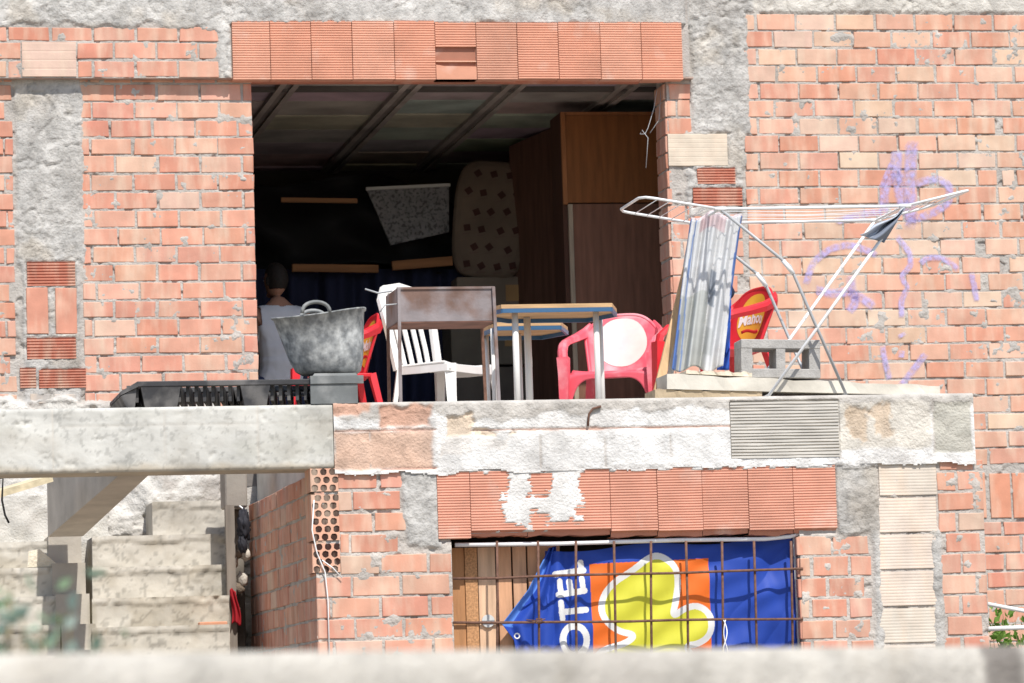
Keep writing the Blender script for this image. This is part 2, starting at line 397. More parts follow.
# --- graffiti ribbons on the right wall
mb = MB()
gr = [([(897, 150), (896, 170), (900, 195), (908, 215)], 11), ([(912, 140), (910, 175), (911, 230)], 12), ([(884, 215), (884, 190), (892, 176), (905, 178)], 9),
      ([(915, 184), (935, 178), (950, 185), (949, 203), (932, 214), (905, 222)], 8), ([(835, 222), (860, 214), (884, 212)], 7),
      ([(806, 285), (812, 263), (829, 249), (850, 244), (878, 255)], 7), ([(815, 290), (833, 294), (850, 291), (875, 307)], 9), ([(848, 312), (856, 303), (852, 290), (850, 275)], 9),
      ([(896, 236), (910, 252), (911, 266), (901, 276), (908, 288), (901, 300), (902, 318)], 6), ([(901, 333), (903, 337)], 8), ([(902, 350), (901, 358)], 6),
      ([(882, 345), (886, 366), (890, 380)], 6), ([(901, 386), (912, 372), (926, 353)], 7), ([(920, 264), (928, 257), (944, 258), (959, 270)], 6), ([(971, 272), (974, 285), (977, 302)], 6), ([(893, 160), (880, 190)], 5)]
for pts, w in gr:
    q = []
    for i in range(len(pts) - 1):
        for t in np.linspace(0, 1, 7)[:-1]: q.append((pts[i][0] * (1 - t) + pts[i + 1][0] * t, pts[i][1] * (1 - t) + pts[i + 1][1] * t))
    q.append(pts[-1]); q = np.array(q)
    for _ in range(4): q[1:-1] = (q[:-2] + q[1:-1] * 2 + q[2:]) / 4
    V = []; C = []; prof = [(-.9, 0), (-.45, 1), (.45, 1), (.9, 0)]
    for i in range(len(q)):
        d = q[min(i + 1, len(q) - 1)] - q[max(i - 1, 0)]; d = d / (np.linalg.norm(d) + 1e-9); nn = np.array([-d[1], d[0]])
        e = 0 if i in (0, len(q) - 1) else 1
        for a, c in prof:
            p = at(*(q[i] + nn * a * w / 1.45), -.0065); V.append(p); C.append((c * e,) * 3)
    F = [(i * 4 + k, i * 4 + k + 1, i * 4 + k + 5, i * 4 + k + 4) for i in range(len(q) - 1) for k in range(3)]
    mb.add(V, F, np.array(C))
mb.build('spray_graffiti', MT['paint'], house)
# --- projecting band above (left bricks, lintel tiles, cement)
mb = MB()
bx1 = at(690, 50, 0).x; bz = topL
mb.box((XL, -.058, bz + .004), (bx1 - .02, .0135, ZT - .01), core, 0)
til0 = at(231, 50, -.07).x
def fn_b(U, Z):
    h = mortar_h(U, Z, 31); c = np.tile(np.array([.44, .41, .375]), U.shape + (1,))
    top = at(300, 22, -.07).z
    m = np.maximum(rmask(U, Z, (XL - 1, XR, at(100, 27, -.07).z, ZT + 1), s=33, nz=.075, sc=7), rmask(U, Z, ru(217, -99, 233, 79, -.07), s=34, nz=.015))
    ridge = np.clip(.04 - np.abs(fbm(U, Z, 3.1, 4, 62)), 0, .04) / .04
    h = h * (1 - m) + m * (.010 + (fbm(U, Z, 24, 5, 39) * .006 + np.abs(fbm(U, Z, 11, 5, 40)) * .005 + fbm(U, Z * 1.6, 60, 3, 42) * .004) * (.45 + 1.1 * sm(-.2, .3, fbm(U, Z, 2.6, 3, 43))) - ridge * .012)
    c = cemcol(lerp3(c, CEM * 1.06, m), U, Z, m, 76)
    tl = (U > til0) & (Z < at(450, 24, -.07).z)
    h = np.where(tl, -.02 + 0 * h, h)
    taper = np.where(U > bx1 - .05, (U - bx1 + .05) / .05 * .07, 0)
    return h - taper * (Z > 0), c, np.ones_like(U, bool)
hfield(mb, FB, (XL, bx1 + .02, bz, ZT), .010, fn_b)
mb.hexa([(XL, -.062, bz), (bx1, -.062, bz), (bx1, .02, bz), (XL, .02, bz), (XL, -.062, bz + .01), (bx1, -.062, bz + .01), (bx1, .02, bz + .01), (XL, .02, bz + .01)], (.40, .3, .25), 0)
r = ru(-300, 27, 218, 79, -.07)
lay(mb, FB, (r[0], r[1], bz + .002, r[3]), 'salmon', bz, ex=[ru(21, 40, 78, 80, -.07)], phase=.05)
ribbed(mb, FB, ru(22, 42, 76, 77, -.07), n=.006, pitch=.05, gd=.001, col=(.60, .43, .35), duty=.8)
mb.build('upper_band', [MT['cement'], MT['brick']], house)
mb = MB(); ed = [232, 270, 311, 352, 394, 435, 476, 517, 558, 600, 641, 682, ]
Zt0 = at(450, 22, -.07).z; Zt1 = at(450, 79.5, -.07).z
for i in range(11):
    u0 = at(ed[i], 50, -.07).x + .002; u1 = at(ed[i + 1], 50, -.07).x - .002
    kq = random.uniform(.95, 1.05); col = tuple(x * kq for x in ((.66, .33, .225) if i % 3 else (.66, .35, .245)))
    zz = Zt1 + random.uniform(-.003, .004)
    if i == 5:
        ribbed(mb, FB, (u0, u1, at(450, 47, -.07).z, Zt0), n=.014, dep=.07, col=col)
        za = at(450, 67, -.07).z
        mb.box((u0, -.08, zz), (u1, .056, zz + .012), col, 1); mb.box((u0, -.078, at(450, 62, -.07).z), (u1, .02, at(450, 61, -.07).z), (.7, .42, .3), 1)
        mb.box((u0, -.062, zz), (u1, .02, Zt0 - .01), (.34, .15, .1), 1)
        w = FB.w([u0, u1, u1, u0 + .05, u0], [zz, zz, za, za + .004, za + .012], [.012] * 5)
        w2 = FB.w([u0, u1, u1, u0 + .05, u0], [zz, zz, za, za + .004, za + .012], [-.06] * 5)
        mb.add(np.concatenate([w, w2]), [(0, 1, 2, 3, 4), (0, 5, 6, 1), (1, 6, 7, 2), (2, 7, 8, 3), (3, 8, 9, 4), (4, 9, 5, 0)], (.62, .30, .2), 1)
    else:
        ribbed(mb, FB, (u0, u1, zz, Zt0 + random.uniform(-.003, .006)), n=.014 + random.uniform(-.002, .003), dep=.14, col=col)
# tiles laid on their side between band and jamb underside
uE = at(641, 50, -.07).x
mb.box((at(232, 50, -.07).x + .01, .015, oT), (uE, .05, oT + .028), (.45, .2, .14), 1)
mb.build('lintel', [MT['tile'], MT['tile']], house)
# --- jamb reveal (right side of the opening)
FJ = Frame((oR, 0, 0), (0, 1, 0), (-1, 0, 0)); mb = MB()
lay(mb, FJ, (.004, .26, FLOOR_Z, oT), 'salmon', at(700, 205, 0).z, L=.26, phase=0, dep=.03, n=.012)
def fn_j(U, Z): return mortar_h(U, Z, 77) + .008, np.tile(np.array([.5, .45, .4]), U.shape + (1,)), np.ones_like(U, bool)
hfield(mb, FJ, (0.004, .26, FLOOR_Z, oT), .014, fn_j)
mb.box((oR + .001, .02, FLOOR_Z), (oR + .3, .26, oT + .2), core, 0)
mb.build('jamb', [MT['cement'], MT['brick']], house)
# --- room shell
RX0 = at(215, 250, 1).x - .6; RX1 = at(800, 250, 0).x; RY1 = 4.2; CZ = oT + .10
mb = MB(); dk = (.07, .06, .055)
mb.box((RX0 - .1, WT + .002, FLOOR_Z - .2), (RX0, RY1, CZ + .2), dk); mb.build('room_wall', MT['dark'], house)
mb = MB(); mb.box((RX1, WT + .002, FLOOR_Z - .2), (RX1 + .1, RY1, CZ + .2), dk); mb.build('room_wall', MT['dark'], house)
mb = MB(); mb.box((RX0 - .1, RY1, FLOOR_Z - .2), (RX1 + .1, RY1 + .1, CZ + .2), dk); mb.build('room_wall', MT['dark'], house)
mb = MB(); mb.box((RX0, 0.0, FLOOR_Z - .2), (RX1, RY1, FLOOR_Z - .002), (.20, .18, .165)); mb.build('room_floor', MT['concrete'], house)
mb = MB(); cc = (.44, .39, .345)
mb.box((RX0, .06, CZ + .02), (RX1, RY1, CZ + .2), cc)
jx = [at(p, 85, 0.24).x for p in (170, 295, 420, 525, 640, 755)]
for x in jx:
    mb.box((x - .06, .062, CZ - .035), (x - .022, RY1 - .01, CZ + .03), (.36, .32, .285)); mb.box((x - .022, .062, CZ - .022), (x + .022, RY1 - .01, CZ + .03), (.22, .195, .175)); mb.box((x + .022, .062, CZ - .035), (x + .06, RY1 - .01, CZ + .03), (.36, .32, .285))
for i in range(len(jx) - 1):
    y = .07 + random.uniform(0, .1); k = 0
    while y < RY1 - .1:
        L = .55 + random.uniform(-.03, .03); dz = random.uniform(-.008, .008)
        mb.box((jx[i] + .06, y, CZ - .008 + dz), (jx[i + 1] - .06, min(y + L - .02, RY1 - .02), CZ + .03), tuple(v * random.uniform(.8, 1.15) for v in cc)); y += L
mb.box((RX0, WT + .45, CZ - .03), (RX1, WT + .52, CZ + .03), (.12, .11, .1))
mb.build('ceiling', MT['ceil'], house)
mb = MB(); mb.box((XL, .002, ZT + .003), (XR, 6.2, ZT + .25), (.6, .57, .52)); mb.build('roof_slab', MT['concrete'], house)
mb = MB()
mb.box((XL, WT + .01, 0), (XL + .2, 6.0, ZT), (.5, .4, .35)); mb.box((XR - .2, WT + .01, 0), (XR, 6.0, ZT), (.5, .4, .35)); mb.box((XL + .2, 5.8, 0), (XR - .2, 6.0, ZT), (.5, .4, .35))
mb.build('outer_walls', MT['cement'], house)

# ================================================================== TERRACE BLOCK (front plane YL)
tx0 = at(334, 430, YL).x; txW = at(316, 560, YL).x; tx1 = at(973, 430, YL).x; txE = at(986, 560, YL).x
bt = at(600, 467, YL).z
w0 = at(453, 590, YL).x; w1 = at(801, 590, YL).x; wt = at(626, 540, YL).z; ws = .95
mb = MB(); TK = .22
mb.box((txW + .006, YL + .014, 0), (w0 - .006, YL + TK, bt), core); mb.box((w1 + .006, YL + .014, 0), (txE - .006, YL + TK, bt), core)
mb.box((w0 - .006, YL + .014, 0), (w1 + .006, YL + TK, ws), core); mb.box((w0 - .006, YL + .014, wt + .05), (w1 + .006, YL + TK, bt), core)
mb.box((txE - .2, YL + TK + .002, 0), (txE - .01, -.02, bt), core)
rLt = ru(437, 467, 837, 538, YL)
hLp = [ru(405, 464, 440, 548, YL), ru(836, 456, 876, 532, YL), ru(872, 458, 942, 720, YL)]
pk = at(340, 440, YL).z
def fn_low(U, Z):
    h = mortar_h(U, Z, 101); c = np.tile(np.array([.47, .43, .39]), U.shape + (1,))
    m = np.maximum(rmask(U, Z, hLp[0], s=103, nz=.03), rmask(U, Z, hLp[1], s=104, nz=.03)); m = np.maximum(m, rmask(U, Z, ru(874, 458, 882, 720, YL), s=109, nz=.02))
    m = np.maximum(m, rmask(U, Z, ru(935, 530, 944, 720, YL), s=119, nz=.015))
    h = h * (1 - m) + m * (.007 + fbm(U, Z, 20, 5, 109) * .008 + np.abs(fbm(U, Z, 9, 5, 110)) * .006 + fbm(U, Z * 1.6, 60, 3, 112) * .004); c = cemcol(lerp3(c, CEM, m), U, Z, m, 86)
    # white plaster splash running down over the lintel
    sp = np.maximum.reduce([rmask(U, Z, ru(501, 462, 530, 528, YL), s=105, soft=.03, nz=.05, sc=12), rmask(U, Z, ru(548, 462, 584, 524, YL), s=106, soft=.03, nz=.055, sc=12), rmask(U, Z, ru(515, 490, 560, 516, YL), s=107, soft=.03, nz=.05, sc=12), rmask(U, Z, ru(438, 455, 940, 470, YL), s=108, nz=.018, sc=14)])
    spn = sp; sp = np.clip(sm(.25, .75, sp * 1.25 - .30 + .30 * np.sin(2 * math.pi * (Z - wt) / .0138) * (sp < .995) + .35 * fbm(U, Z, 38, 4, 117)), 0, 1)
    tl = inrect(U, Z, rLt)
    h = np.where(tl, -.02 + sp * (.0338 + fbm(U, Z, 25, 4, 111) * .004), h + sp * .008)
    c = lerp3(c, (.70, .685, .66), sp)
    keep = ~inrect(U, Z, (w0, w1, ws, wt + .048)) & ~((U < tx0) & (Z > bt)) 
    return h, c, keep
hfield(mb, FL, (txW, txE, 0, bt), .0085, fn_low)
exl = [hLp[0], rLt, hLp[1], hLp[2], (w0, w1, ws, wt), (w0, w1, wt, bt)]
zaL = at(390, 468.5, YL).z
lay(mb, FL, (txW, w0 - .001, 0.0, bt), 'salmon', zaL, ex=exl + [ru(300, 462, 339, 573, YL)], phase=.02)
lay(mb, FL, (w1, txE, 0.0, bt), 'salmon', at(840, 535, YL).z, ex=exl, phase=.09, L=.2)
lay(mb, FL, (w0, w1, 0, ws), 'salmon', zaL, phase=.02)
y = 460
while y < 700:
    u = ru(879, y + 1, 936, y + 35, YL); ribbed(mb, FL, u, n=.004, pitch=.016, gd=.0009, col=(.62 + random.uniform(-.03, .03), .545, .465), duty=.55); y += 36.8
mb.build('lower_wall', [MT['cement'], MT['brick']], house)
# corner bricks showing their round holes
mb = MB(); HB = [(311, 468, 338, 492), (312, 494, 339, 541), (313, 543, 340, 573)]
cb = MB()
for (a, b_, c_, d_) in HB:
    u0, u1, z0, z1 = ru(a, b_, c_, d_, YL)
    mb.box((u0, YL - .003, z0 + .003), (u1, YL + .2, z1 - .003), (.045, .02, .015))  # near-black backing stands in for the shade inside the holes
    rows = max(2, int(round((z1 - z0) / .042))); cols = 3
    nu, nz = 60, int(60 * (z1 - z0) / (u1 - u0))
    def fnh(U, Z, u0=u0, u1=u1, z0=z0, z1=z1, rows=rows, cols=cols):
        k = np.ones_like(U, bool)
        for r_ in range(rows):
            for q in range(cols):
                cx = u0 + (u1 - u0) * (q + .5 + (.18 if r_ % 2 else -.12)) / cols; cz = z0 + (z1 - z0) * (r_ + .5) / rows
                k &= ((U - cx) ** 2 + (Z - cz) ** 2) > .0155 ** 2
        return np.full_like(U, .008), np.tile(np.array([.66, .36, .25]), U.shape + (1,)), k
    hfield(mb, FL, (u0, u1, z0 + .003, z1 - .003), .0025, fnh)
    mb.box((u0 - .004, YL - .007, z0 + .002), (u0 + .0005, YL + .2, z1 - .002), (.6, .3, .2))
mb.build('hollow_corner_bricks', MT['brick'], house)
# lintel of ribbed tiles
mb = MB(); ed = [437, 470, 527, 610, 657, 702, 748, 793, 836]
for i in range(8):
    u0 = at(ed[i], 500, YL).x + .0015; u1 = at(ed[i + 1], 500, YL).x - .0015
    zb = at(ed[i] + 20, 538.5 if i == 0 else random.uniform(528, 531), YL).z
    kq = random.uniform(.95, 1.06); col = tuple(x * kq for x in (.66, .335, .24))
    zt_ = bt - .004
    ribbed(mb, FL, (u0, u1, zb, zt_), n=.012 + random.uniform(-.002, .003), dep=.1, pitch=.0138, col=col)
    if i:
        n_ = 26; V = []; 
        for k in range(n_ + 1):
            u = u0 + (u1 - u0) * k / n_; dz = .016 + .014 * float(fbm(np.array(u), np.array(0.3), 14, 4, 200))
            for (nn, z) in ((.010, zb + .001), (-.012, zb - dz * .4), (-.02, zb - dz - .012), (-.13, zb - dz - .012)): V.append(FL.w(u, z, nn))
        mb.add(np.array(V), [(k * 4 + q + 1, (k + 1) * 4 + q + 1, (k + 1) * 4 + q, k * 4 + q) for k in range(n_) for q in range(3)], (.50, .22, .15), 0)
mb.build('window_lintel', [MT['tile'], MT['tile']], house)
# side wall facing left
FS = Frame((txW, YL, 0), (0, 1, 0), (-1, 0, 0)); mb = MB()
SD = 2.75
def fn_s(U, Z): return mortar_h(U, Z, 177), np.tile(np.array([.46, .42, .38]), U.shape + (1,)), np.ones_like(U, bool)
hfield(mb, FS, (.0, SD, 0, bt - .002), .016, fn_s); lay(mb, FS, (.002, SD, 0, bt - .002), 'salmon', zaL, dep=.05, phase=.1)
mb.box((txW + .012, YL + .21, 0), (txW + .2, YL + SD, bt - .002), core)
mb.build('side_wall', [MT['cement'], MT['brick']], house)
# window right reveal
mb = MB(); FR = Frame((w1, YL, 0), (0, 1, 0), (-1, 0, 0))
lay(mb, FR, (.004, .22, ws, wt), 'salmon', at(840, 535, YL).z, L=.25, dep=.03, n=.010); mb.box((w1 + .001, YL + .02, ws), (w1 + .12, YL + .4, wt), core, 0)
mb.build('window_reveal', [MT['cement'], MT['brick']], house)
# lower room: closed dark box
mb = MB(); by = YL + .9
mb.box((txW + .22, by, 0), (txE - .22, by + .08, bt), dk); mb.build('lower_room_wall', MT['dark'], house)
# terrace slab
mb = MB(); ZF = FLOOR_Z
mb.box((tx0 + .01, YL + .03, bt + .002), (tx1 - .01, -.012, ZF - .004), (.55, .52, .47)); mb.build('terrace_slab', MT['concrete'], house)
mb = MB()
rB = (tx0 - .003, tx1 + .003, bt - .03, ZF)
def pr(a, b, c, d): return ru(a, b, c, d, YL)
ribr = pr(730, 401, 838, 458)
def fn_band(U, Z):
    c = np.tile(np.array([.74, .725, .70]), U.shape + (1,))
    h = .016 + fbm(U, Z, 18, 5, 141) * .005 + np.clip(fbm(U, Z, 5, 4, 142), 0, 1) * .008
    edge = at(600, 412, YL).z + fbm(U, Z, 7, 5, 143) * .06
    g = sm(-.008, .008, Z - edge); c = lerp3(c, (.50, .47, .43), g); h = h + g * .003 + g * fbm(U, Z, 30, 4, 144) * .006
    # pale clay blocks on the left
    lb = rmask(U, Z, pr(325, 431, 432, 470), nz=.012, s=145); c = lerp3(c, (.60, .41, .31), lb); h = h - lb * .008
    for r_ in (pr(330, 402, 372, 414), pr(378, 406, 432, 428)): 
        k = rmask(U, Z, r_, nz=.03, s=146, sc=14); c = lerp3(c, (.56, .34, .25), k); h = h - k * .012
    for r_ in (pr(443, 414, 470, 452), pr(485, 436, 512, 452), pr(476, 430, 500, 446)):
        k = rmask(U, Z, r_, nz=.05, s=147, sc=11, soft=.006); c = lerp3(c, (.66, .54, .42), k); h = h - k * .010
    rb = rmask(U, Z, pr(838, 402, 929, 448), nz=.02, s=148); c = lerp3(c, (.64, .60, .53), rb); 
    for r_ in (pr(848, 410, 866, 440), pr(872, 404, 890, 436)): k = rmask(U, Z, r_, nz=.06, s=149, sc=20); c = lerp3(c, (.60, .48, .36), k); h = h - k * .006
    eb = rmask(U, Z, pr(932, 402, 971, 452), nz=.012, s=150, soft=.005); c = lerp3(c, (.48, .46, .40), eb); h = h - eb * .004
    wb = rmask(U, Z, pr(440, 434, 735, 468), nz=.008, s=151); h = h * (1 - wb) + wb * (.02 + fbm(U, Z, 12, 4, 152) * .002); c = lerp3(c, (.71, .70, .68), wb * .8); c = c * (1 + .08 * fbm(U, Z, 6, 5, 158) - .16 * sm(.2, .5, fbm(U, Z, 15, 4, 159)))[..., None]
    # joints
    for (x, y0, y1) in ((540, 432, 468), (605, 432, 468), (670, 434, 466), (334, 404, 468), (370, 432, 468), (933, 400, 460), (838, 400, 460)):
        q = pr(x - 1.1, y0, x + 1.1, y1); k = rmask(U, Z, q, soft=.003, nz=.004, s=153); k = k * sm(-.25, .15, fbm(U, Z, 10, 3, 157)); h = h - k * .005; c = lerp3(c, (.52, .48, .44), k * .8)
    for (x0, y, x1) in ((470, 428.5, 735), (334, 430.5, 436), (380, 469, 436)):
        q = pr(x0, y - 1, x1, y + 1); k = rmask(U, Z, q, soft=.003, nz=.006, s=154); h = h - k * .008; c = lerp3(c, (.60, .38, .30), k)
    ins = inrect(U, Z, ribr); h = np.where(ins, .0, h)
    # ragged lower and upper edges
    lo = bt - .018 + .020 * fbm(U, U * 0 + .5, 8, 5, 155)
    keep = Z > lo
    top = sm(ZF - .012, ZF, Z); h = h - top * .012
    return h, c, keep
hfield(mb, FL, rB, .007, fn_band)
ribbed(mb, FL, ribr, n=.020, pitch=.0165, gd=.010, dep=.05, col=(.56, .53, .48), mi=1, duty=.66, jit=.0022)
mb.box((rB[0] + .002, YL + .003, bt - .002), (rB[1] - .002, YL + .05, ZF - .003), (.6, .57, .52))
mb.build('terrace_edge', [MT['cement'], MT['pale']], house)
# stub of steel sticking from the edge
mb = MB(); a = at(588, 427, YL - .02)
mb.tube([at(588, 427, YL + .02), at(588, 425, YL - .025), at(589, 414, YL - .03), at(593, 408.5, YL - .03), at(601, 406.5, YL - .03)], .006, 6); mb.build('steel_stub', MT['rebar'], house)
# front beam (left)
mb = MB(); bl0 = at(-260, 440, YL).x; bzt = at(160, 407, YL).z; bzb = at(160, 471.5, YL).z
def fn_beam(U, Z):
    h = .0 + fbm(U, Z, 12, 4, 161) * .003 - np.clip(fbm(U, Z, 16, 3, 163) - .55, 0, 1) * .03
    c = np.tile(np.array([.54, .53, .49]), U.shape + (1,)); k = sm(.0, .35, fbm(U, Z * 2, 3, 4, 162)); c = lerp3(c, (.46, .45, .40), k * .6)
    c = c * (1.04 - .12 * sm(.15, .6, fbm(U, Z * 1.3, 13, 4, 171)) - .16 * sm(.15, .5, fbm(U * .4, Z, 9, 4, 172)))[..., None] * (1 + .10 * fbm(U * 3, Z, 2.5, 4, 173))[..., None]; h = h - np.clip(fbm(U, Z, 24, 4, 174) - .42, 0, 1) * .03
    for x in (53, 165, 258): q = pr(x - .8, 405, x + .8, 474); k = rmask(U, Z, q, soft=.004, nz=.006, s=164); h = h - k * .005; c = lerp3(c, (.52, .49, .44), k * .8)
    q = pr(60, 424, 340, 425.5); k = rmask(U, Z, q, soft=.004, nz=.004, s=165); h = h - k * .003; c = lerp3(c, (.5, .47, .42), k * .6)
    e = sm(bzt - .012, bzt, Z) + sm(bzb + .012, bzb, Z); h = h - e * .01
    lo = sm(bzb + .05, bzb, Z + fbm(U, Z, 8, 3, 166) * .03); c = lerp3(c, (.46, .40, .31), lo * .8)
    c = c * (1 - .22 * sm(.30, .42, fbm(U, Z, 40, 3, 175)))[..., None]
    return np.maximum(h + .006, -.006), c, np.ones_like(U, bool)
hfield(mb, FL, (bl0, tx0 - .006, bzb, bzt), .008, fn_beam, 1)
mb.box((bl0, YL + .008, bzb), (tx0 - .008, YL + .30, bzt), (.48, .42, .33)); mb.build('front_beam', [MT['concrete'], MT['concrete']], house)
mb = MB()
for (a, b_) in ((125, 155),):
    xa = at(a, 474, YL + .1).x; xb = at(b_, 474, YL + .1).x
    e0 = at(48, 537, -.95); e1 = at(83, 537, -.95); zb0 = at(140, 473, YL + .3).z; ya = YL + .302
    mb.hexa([(xa, ya, zb0), (xb, ya, zb0), (e1.x, -.95, e0.z), (e0.x, -.95, e0.z), (xa, ya, bzt - .02), (xb, ya, bzt - .02), (e1.x, -.95, e0.z + .42), (e0.x, -.95, e0.z + .42)], (.55, .50, .43))
mb.build('cross_beam', MT['concrete'], house)

# ================================================================== window grille
mb = MB(); GY = YL + .012
vx = [(459, 459), (497, 497), (538, 539), (576, 577), (614, 616), (651, 652), (686, 688), (722, 723), (754, 757), (791, 793)]
for (a, b_) in vx[1:]:
    p0 = at(a, 541, GY); p1 = at(b_, 660, GY); d = (p1 - p0); mb.tube([p0 + d * -.0, p0 + d * .5 + Vector((random.uniform(-.004, .004), 0, 0)), p0 + d * 1.7], .0068, 7)
for (ya, yb) in ((579, 569), (623, 619), (667, 668), (712, 717)):
    p0 = at(453, ya, GY - .013); p1 = at(803, yb, GY - .013); pts = [p0.lerp(p1, t) + Vector((0, 0, random.uniform(-.003, .003))) for t in np.linspace(0, 1, 9)]
    mb.tube(pts, .0068, 7)
g = mb.build('window_grille', MT['rebar'], house)
# ================================================================== ground & co
mb = MB()
n = 60; xs = np.linspace(-150, 150, n + 1); XX, YY = np.meshgrid(xs, np.linspace(-80, 220, n + 1)); V = np.stack([XX, YY, fbm(XX, YY, .08, 3, 5) * .08 * (np.hypot(XX, YY) > 12) - .06], -1).reshape(-1, 3)
idx = np.arange(n)[:, None] * (n + 1) + np.arange(n)[None, :]; mb.add(V, np.stack([idx, idx + 1, idx + n + 2, idx + n + 1], -1).reshape(-1, 4), (1, 1, 1), 0, True)
tag(mb.build('ground', MT['ground']), kind='structure')

# --- stairs (seen under the front beam)
st = thing('concrete_stairs', at(150, 700, -2.4), 'rough pale concrete stairs climbing beneath the long front beam', 'stairs')
so = st.location
def flight(x0, x1, edges, Y0, col, name):
    mb = MB(); Y = Y0
    for i, y in enumerate(edges):
        z = at((x0 + x1) / 2, y, Y).z; a = at(x0, y, Y).x; b_ = at(x1, y, Y).x
        fr = Frame((0, Y, 0), (1, 0, 0), (0, -1, 0)); zb = z - .26
        def f(U, Z, i=i): 
            hh = fbm(U, Z, 14, 5, 300 + i) * .009 - np.clip(fbm(U, Z, 22, 4, 340 + i) - .25, 0, 1) * .04; c = np.tile(np.array(col), U.shape + (1,)); k = sm(.0, .4, fbm(U, Z, 4, 4, 320 + i)); c = lerp3(c, (.42, .38, .31), k * .8)
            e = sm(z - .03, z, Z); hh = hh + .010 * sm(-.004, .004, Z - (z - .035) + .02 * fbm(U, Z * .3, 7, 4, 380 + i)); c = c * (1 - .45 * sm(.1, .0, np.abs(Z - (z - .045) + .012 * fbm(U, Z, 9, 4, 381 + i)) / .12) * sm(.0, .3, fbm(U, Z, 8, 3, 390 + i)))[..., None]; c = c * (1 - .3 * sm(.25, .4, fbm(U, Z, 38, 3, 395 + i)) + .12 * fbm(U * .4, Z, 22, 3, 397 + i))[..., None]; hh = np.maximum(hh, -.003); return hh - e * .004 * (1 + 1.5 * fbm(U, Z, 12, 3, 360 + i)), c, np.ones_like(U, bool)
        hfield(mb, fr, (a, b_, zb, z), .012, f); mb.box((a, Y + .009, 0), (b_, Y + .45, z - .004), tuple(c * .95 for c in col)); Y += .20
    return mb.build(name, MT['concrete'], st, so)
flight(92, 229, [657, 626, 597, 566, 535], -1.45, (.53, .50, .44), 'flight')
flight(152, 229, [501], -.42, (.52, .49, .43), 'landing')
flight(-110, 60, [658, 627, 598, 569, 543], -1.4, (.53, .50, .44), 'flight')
mb = MB()
for i, (x, y) in enumerate([(84, 650), (80, 624), (74, 594), (70, 563), (66, 536)]):
    p = at(x, y, -1.43 + i * .20); mb.box((p.x - .10, p.y, 0), (p.x + .085, p.y + .4, p.z), (.46, .42, .36))
mb.build('stringer', MT['concrete'], st, so)
# post at the head of the stairs
o = at(238, 640, -.95); t = thing('concrete_post', (o.x, o.y, 0), 'grey weathered post standing beside the stairs, left of the shaded side wall', 'post')
mb = MB(); a = at(227, 560, -.95).x; b_ = at(249, 560, -.95).x; zq = at(238, 507, -.95).z; mb.box((a, -.95, zq), (b_, -.7, bzt - .05), (.30, .27, .235), 0, .008); mb.box((a + .05, -.72, 0), (b_, -.60, zq), (.10, .085, .07), 0, .006); mb.build('header_and_dark_recess', MT['concrete'], t, t.location)  # lower dark box paints in the shade of the recess under the header
mb = MB(); c0 = at(222, 540, -.75); c1 = at(232, 540, -.75); mb.box((c0.x, -.955, .0), (c0.x + .05, -.9, at(225, 505, -.95).z), (.22, .19, .16)); mb.build('timber_edge', MT['wood'], t, t.location)
def blob(mb, c, r, col, seed=0, n=16, amp=.35, fr=3.5, mi=0):
    V = []; F = []
    for j in range(n + 1):
        th = math.pi * j / n
        for i in range(n * 2):
            ph = math.pi * i / n; d = np.array([math.sin(th) * math.cos(ph), math.sin(th) * math.sin(ph), math.cos(th)])
            k = 1 + amp * float(fbm(np.array(d[0] * 1.0 + d[2] * .7 + seed), np.array(d[1] + d[2] * .9), fr, 4, seed))
            V.append((c[0] + d[0] * r[0] * k, c[1] + d[1] * r[1] * k, c[2] + d[2] * r[2] * k))
    m = n * 2
    for j in range(n):
        for i in range(m): F.append((j * m + i, (j + 1) * m + i, (j + 1) * m + (i + 1) % m, j * m + (i + 1) % m))
    mb.add(V, F, col, mi, True)
# black bag, red cloth, debris against the post
o = at(244, 526, -1.0); mb = MB(); blob(mb, o, (.034, .04, .085), (.03, .03, .038), 3, amp=.7); blob(mb, o + Vector((-.012, .0, -.10)), (.025, .03, .05), (.03, .03, .038), 5, amp=.7)
mb.tube([o + Vector((0, 0, .06)), o + Vector((.0, .03, .10)), o + Vector((-.02, .06, .12))], .005, 5)
tag(mb.build('plastic_bag', MT['dull'], None, o + Vector((0, 0, -.15))), 'crumpled black plastic bag tied to the post beside the side wall', 'bag')
o = at(234, 624, -.99); mb = MB()
mb.shell(lambda u, v: (o.x - .012 + u * (.05 - .02 * v) + .006 * math.sin(v * 5), o.y + .012 * math.sin(u * 9 + v * 3), o.z + v * .19 + .01 * math.sin(u * 5)), 14, 20, .004, (.42, .02, .03))
for k_ in range(0)  : pass
tag(mb.build('red_cloth', MT['cloth'], None, o), 'bright red rag hanging in the gap beside the stairs', 'cloth')
mb = MB(); o = at(214, 626, -1.245); mb.box((o.x - .08, o.y, o.z + .001), (o.x + .075, o.y + .09, o.z + .024), (.66, .32, .2), 0, .004)
tag(mb.build('terracotta_tile', MT['brick'], None, o), 'flat orange clay tile lying on a stair tread', 'tile')
mb = MB(); o = at(40, 567, -.78)
V = [o + Vector(p) for p in [(-.07, 0, 0), (.11, 0, 0), (.10, .12, 0), (-.06, .12, 0), (-.06, .02, .09), (.0, .0, .10), (.02, .1, .08), (-.05, .1, .08)]]
mb.hexa(V, (.78, .70, .55)); tag(mb.build('stone_chunk', MT['cement'], None, o), 'pale cream broken chunk of masonry on the left steps', 'stone')
mb = MB()
for k_ in range(9):
    p = at(random.uniform(231, 246), random.uniform(545, 600), -.9); blob(mb, p, (random.uniform(.02, .045), .03, random.uniform(.015, .04)), random.choice([(.35, .30, .24), (.2, .16, .12), (.5, .46, .40), (.12, .1, .09)]), k_ + 20, 8, .5)
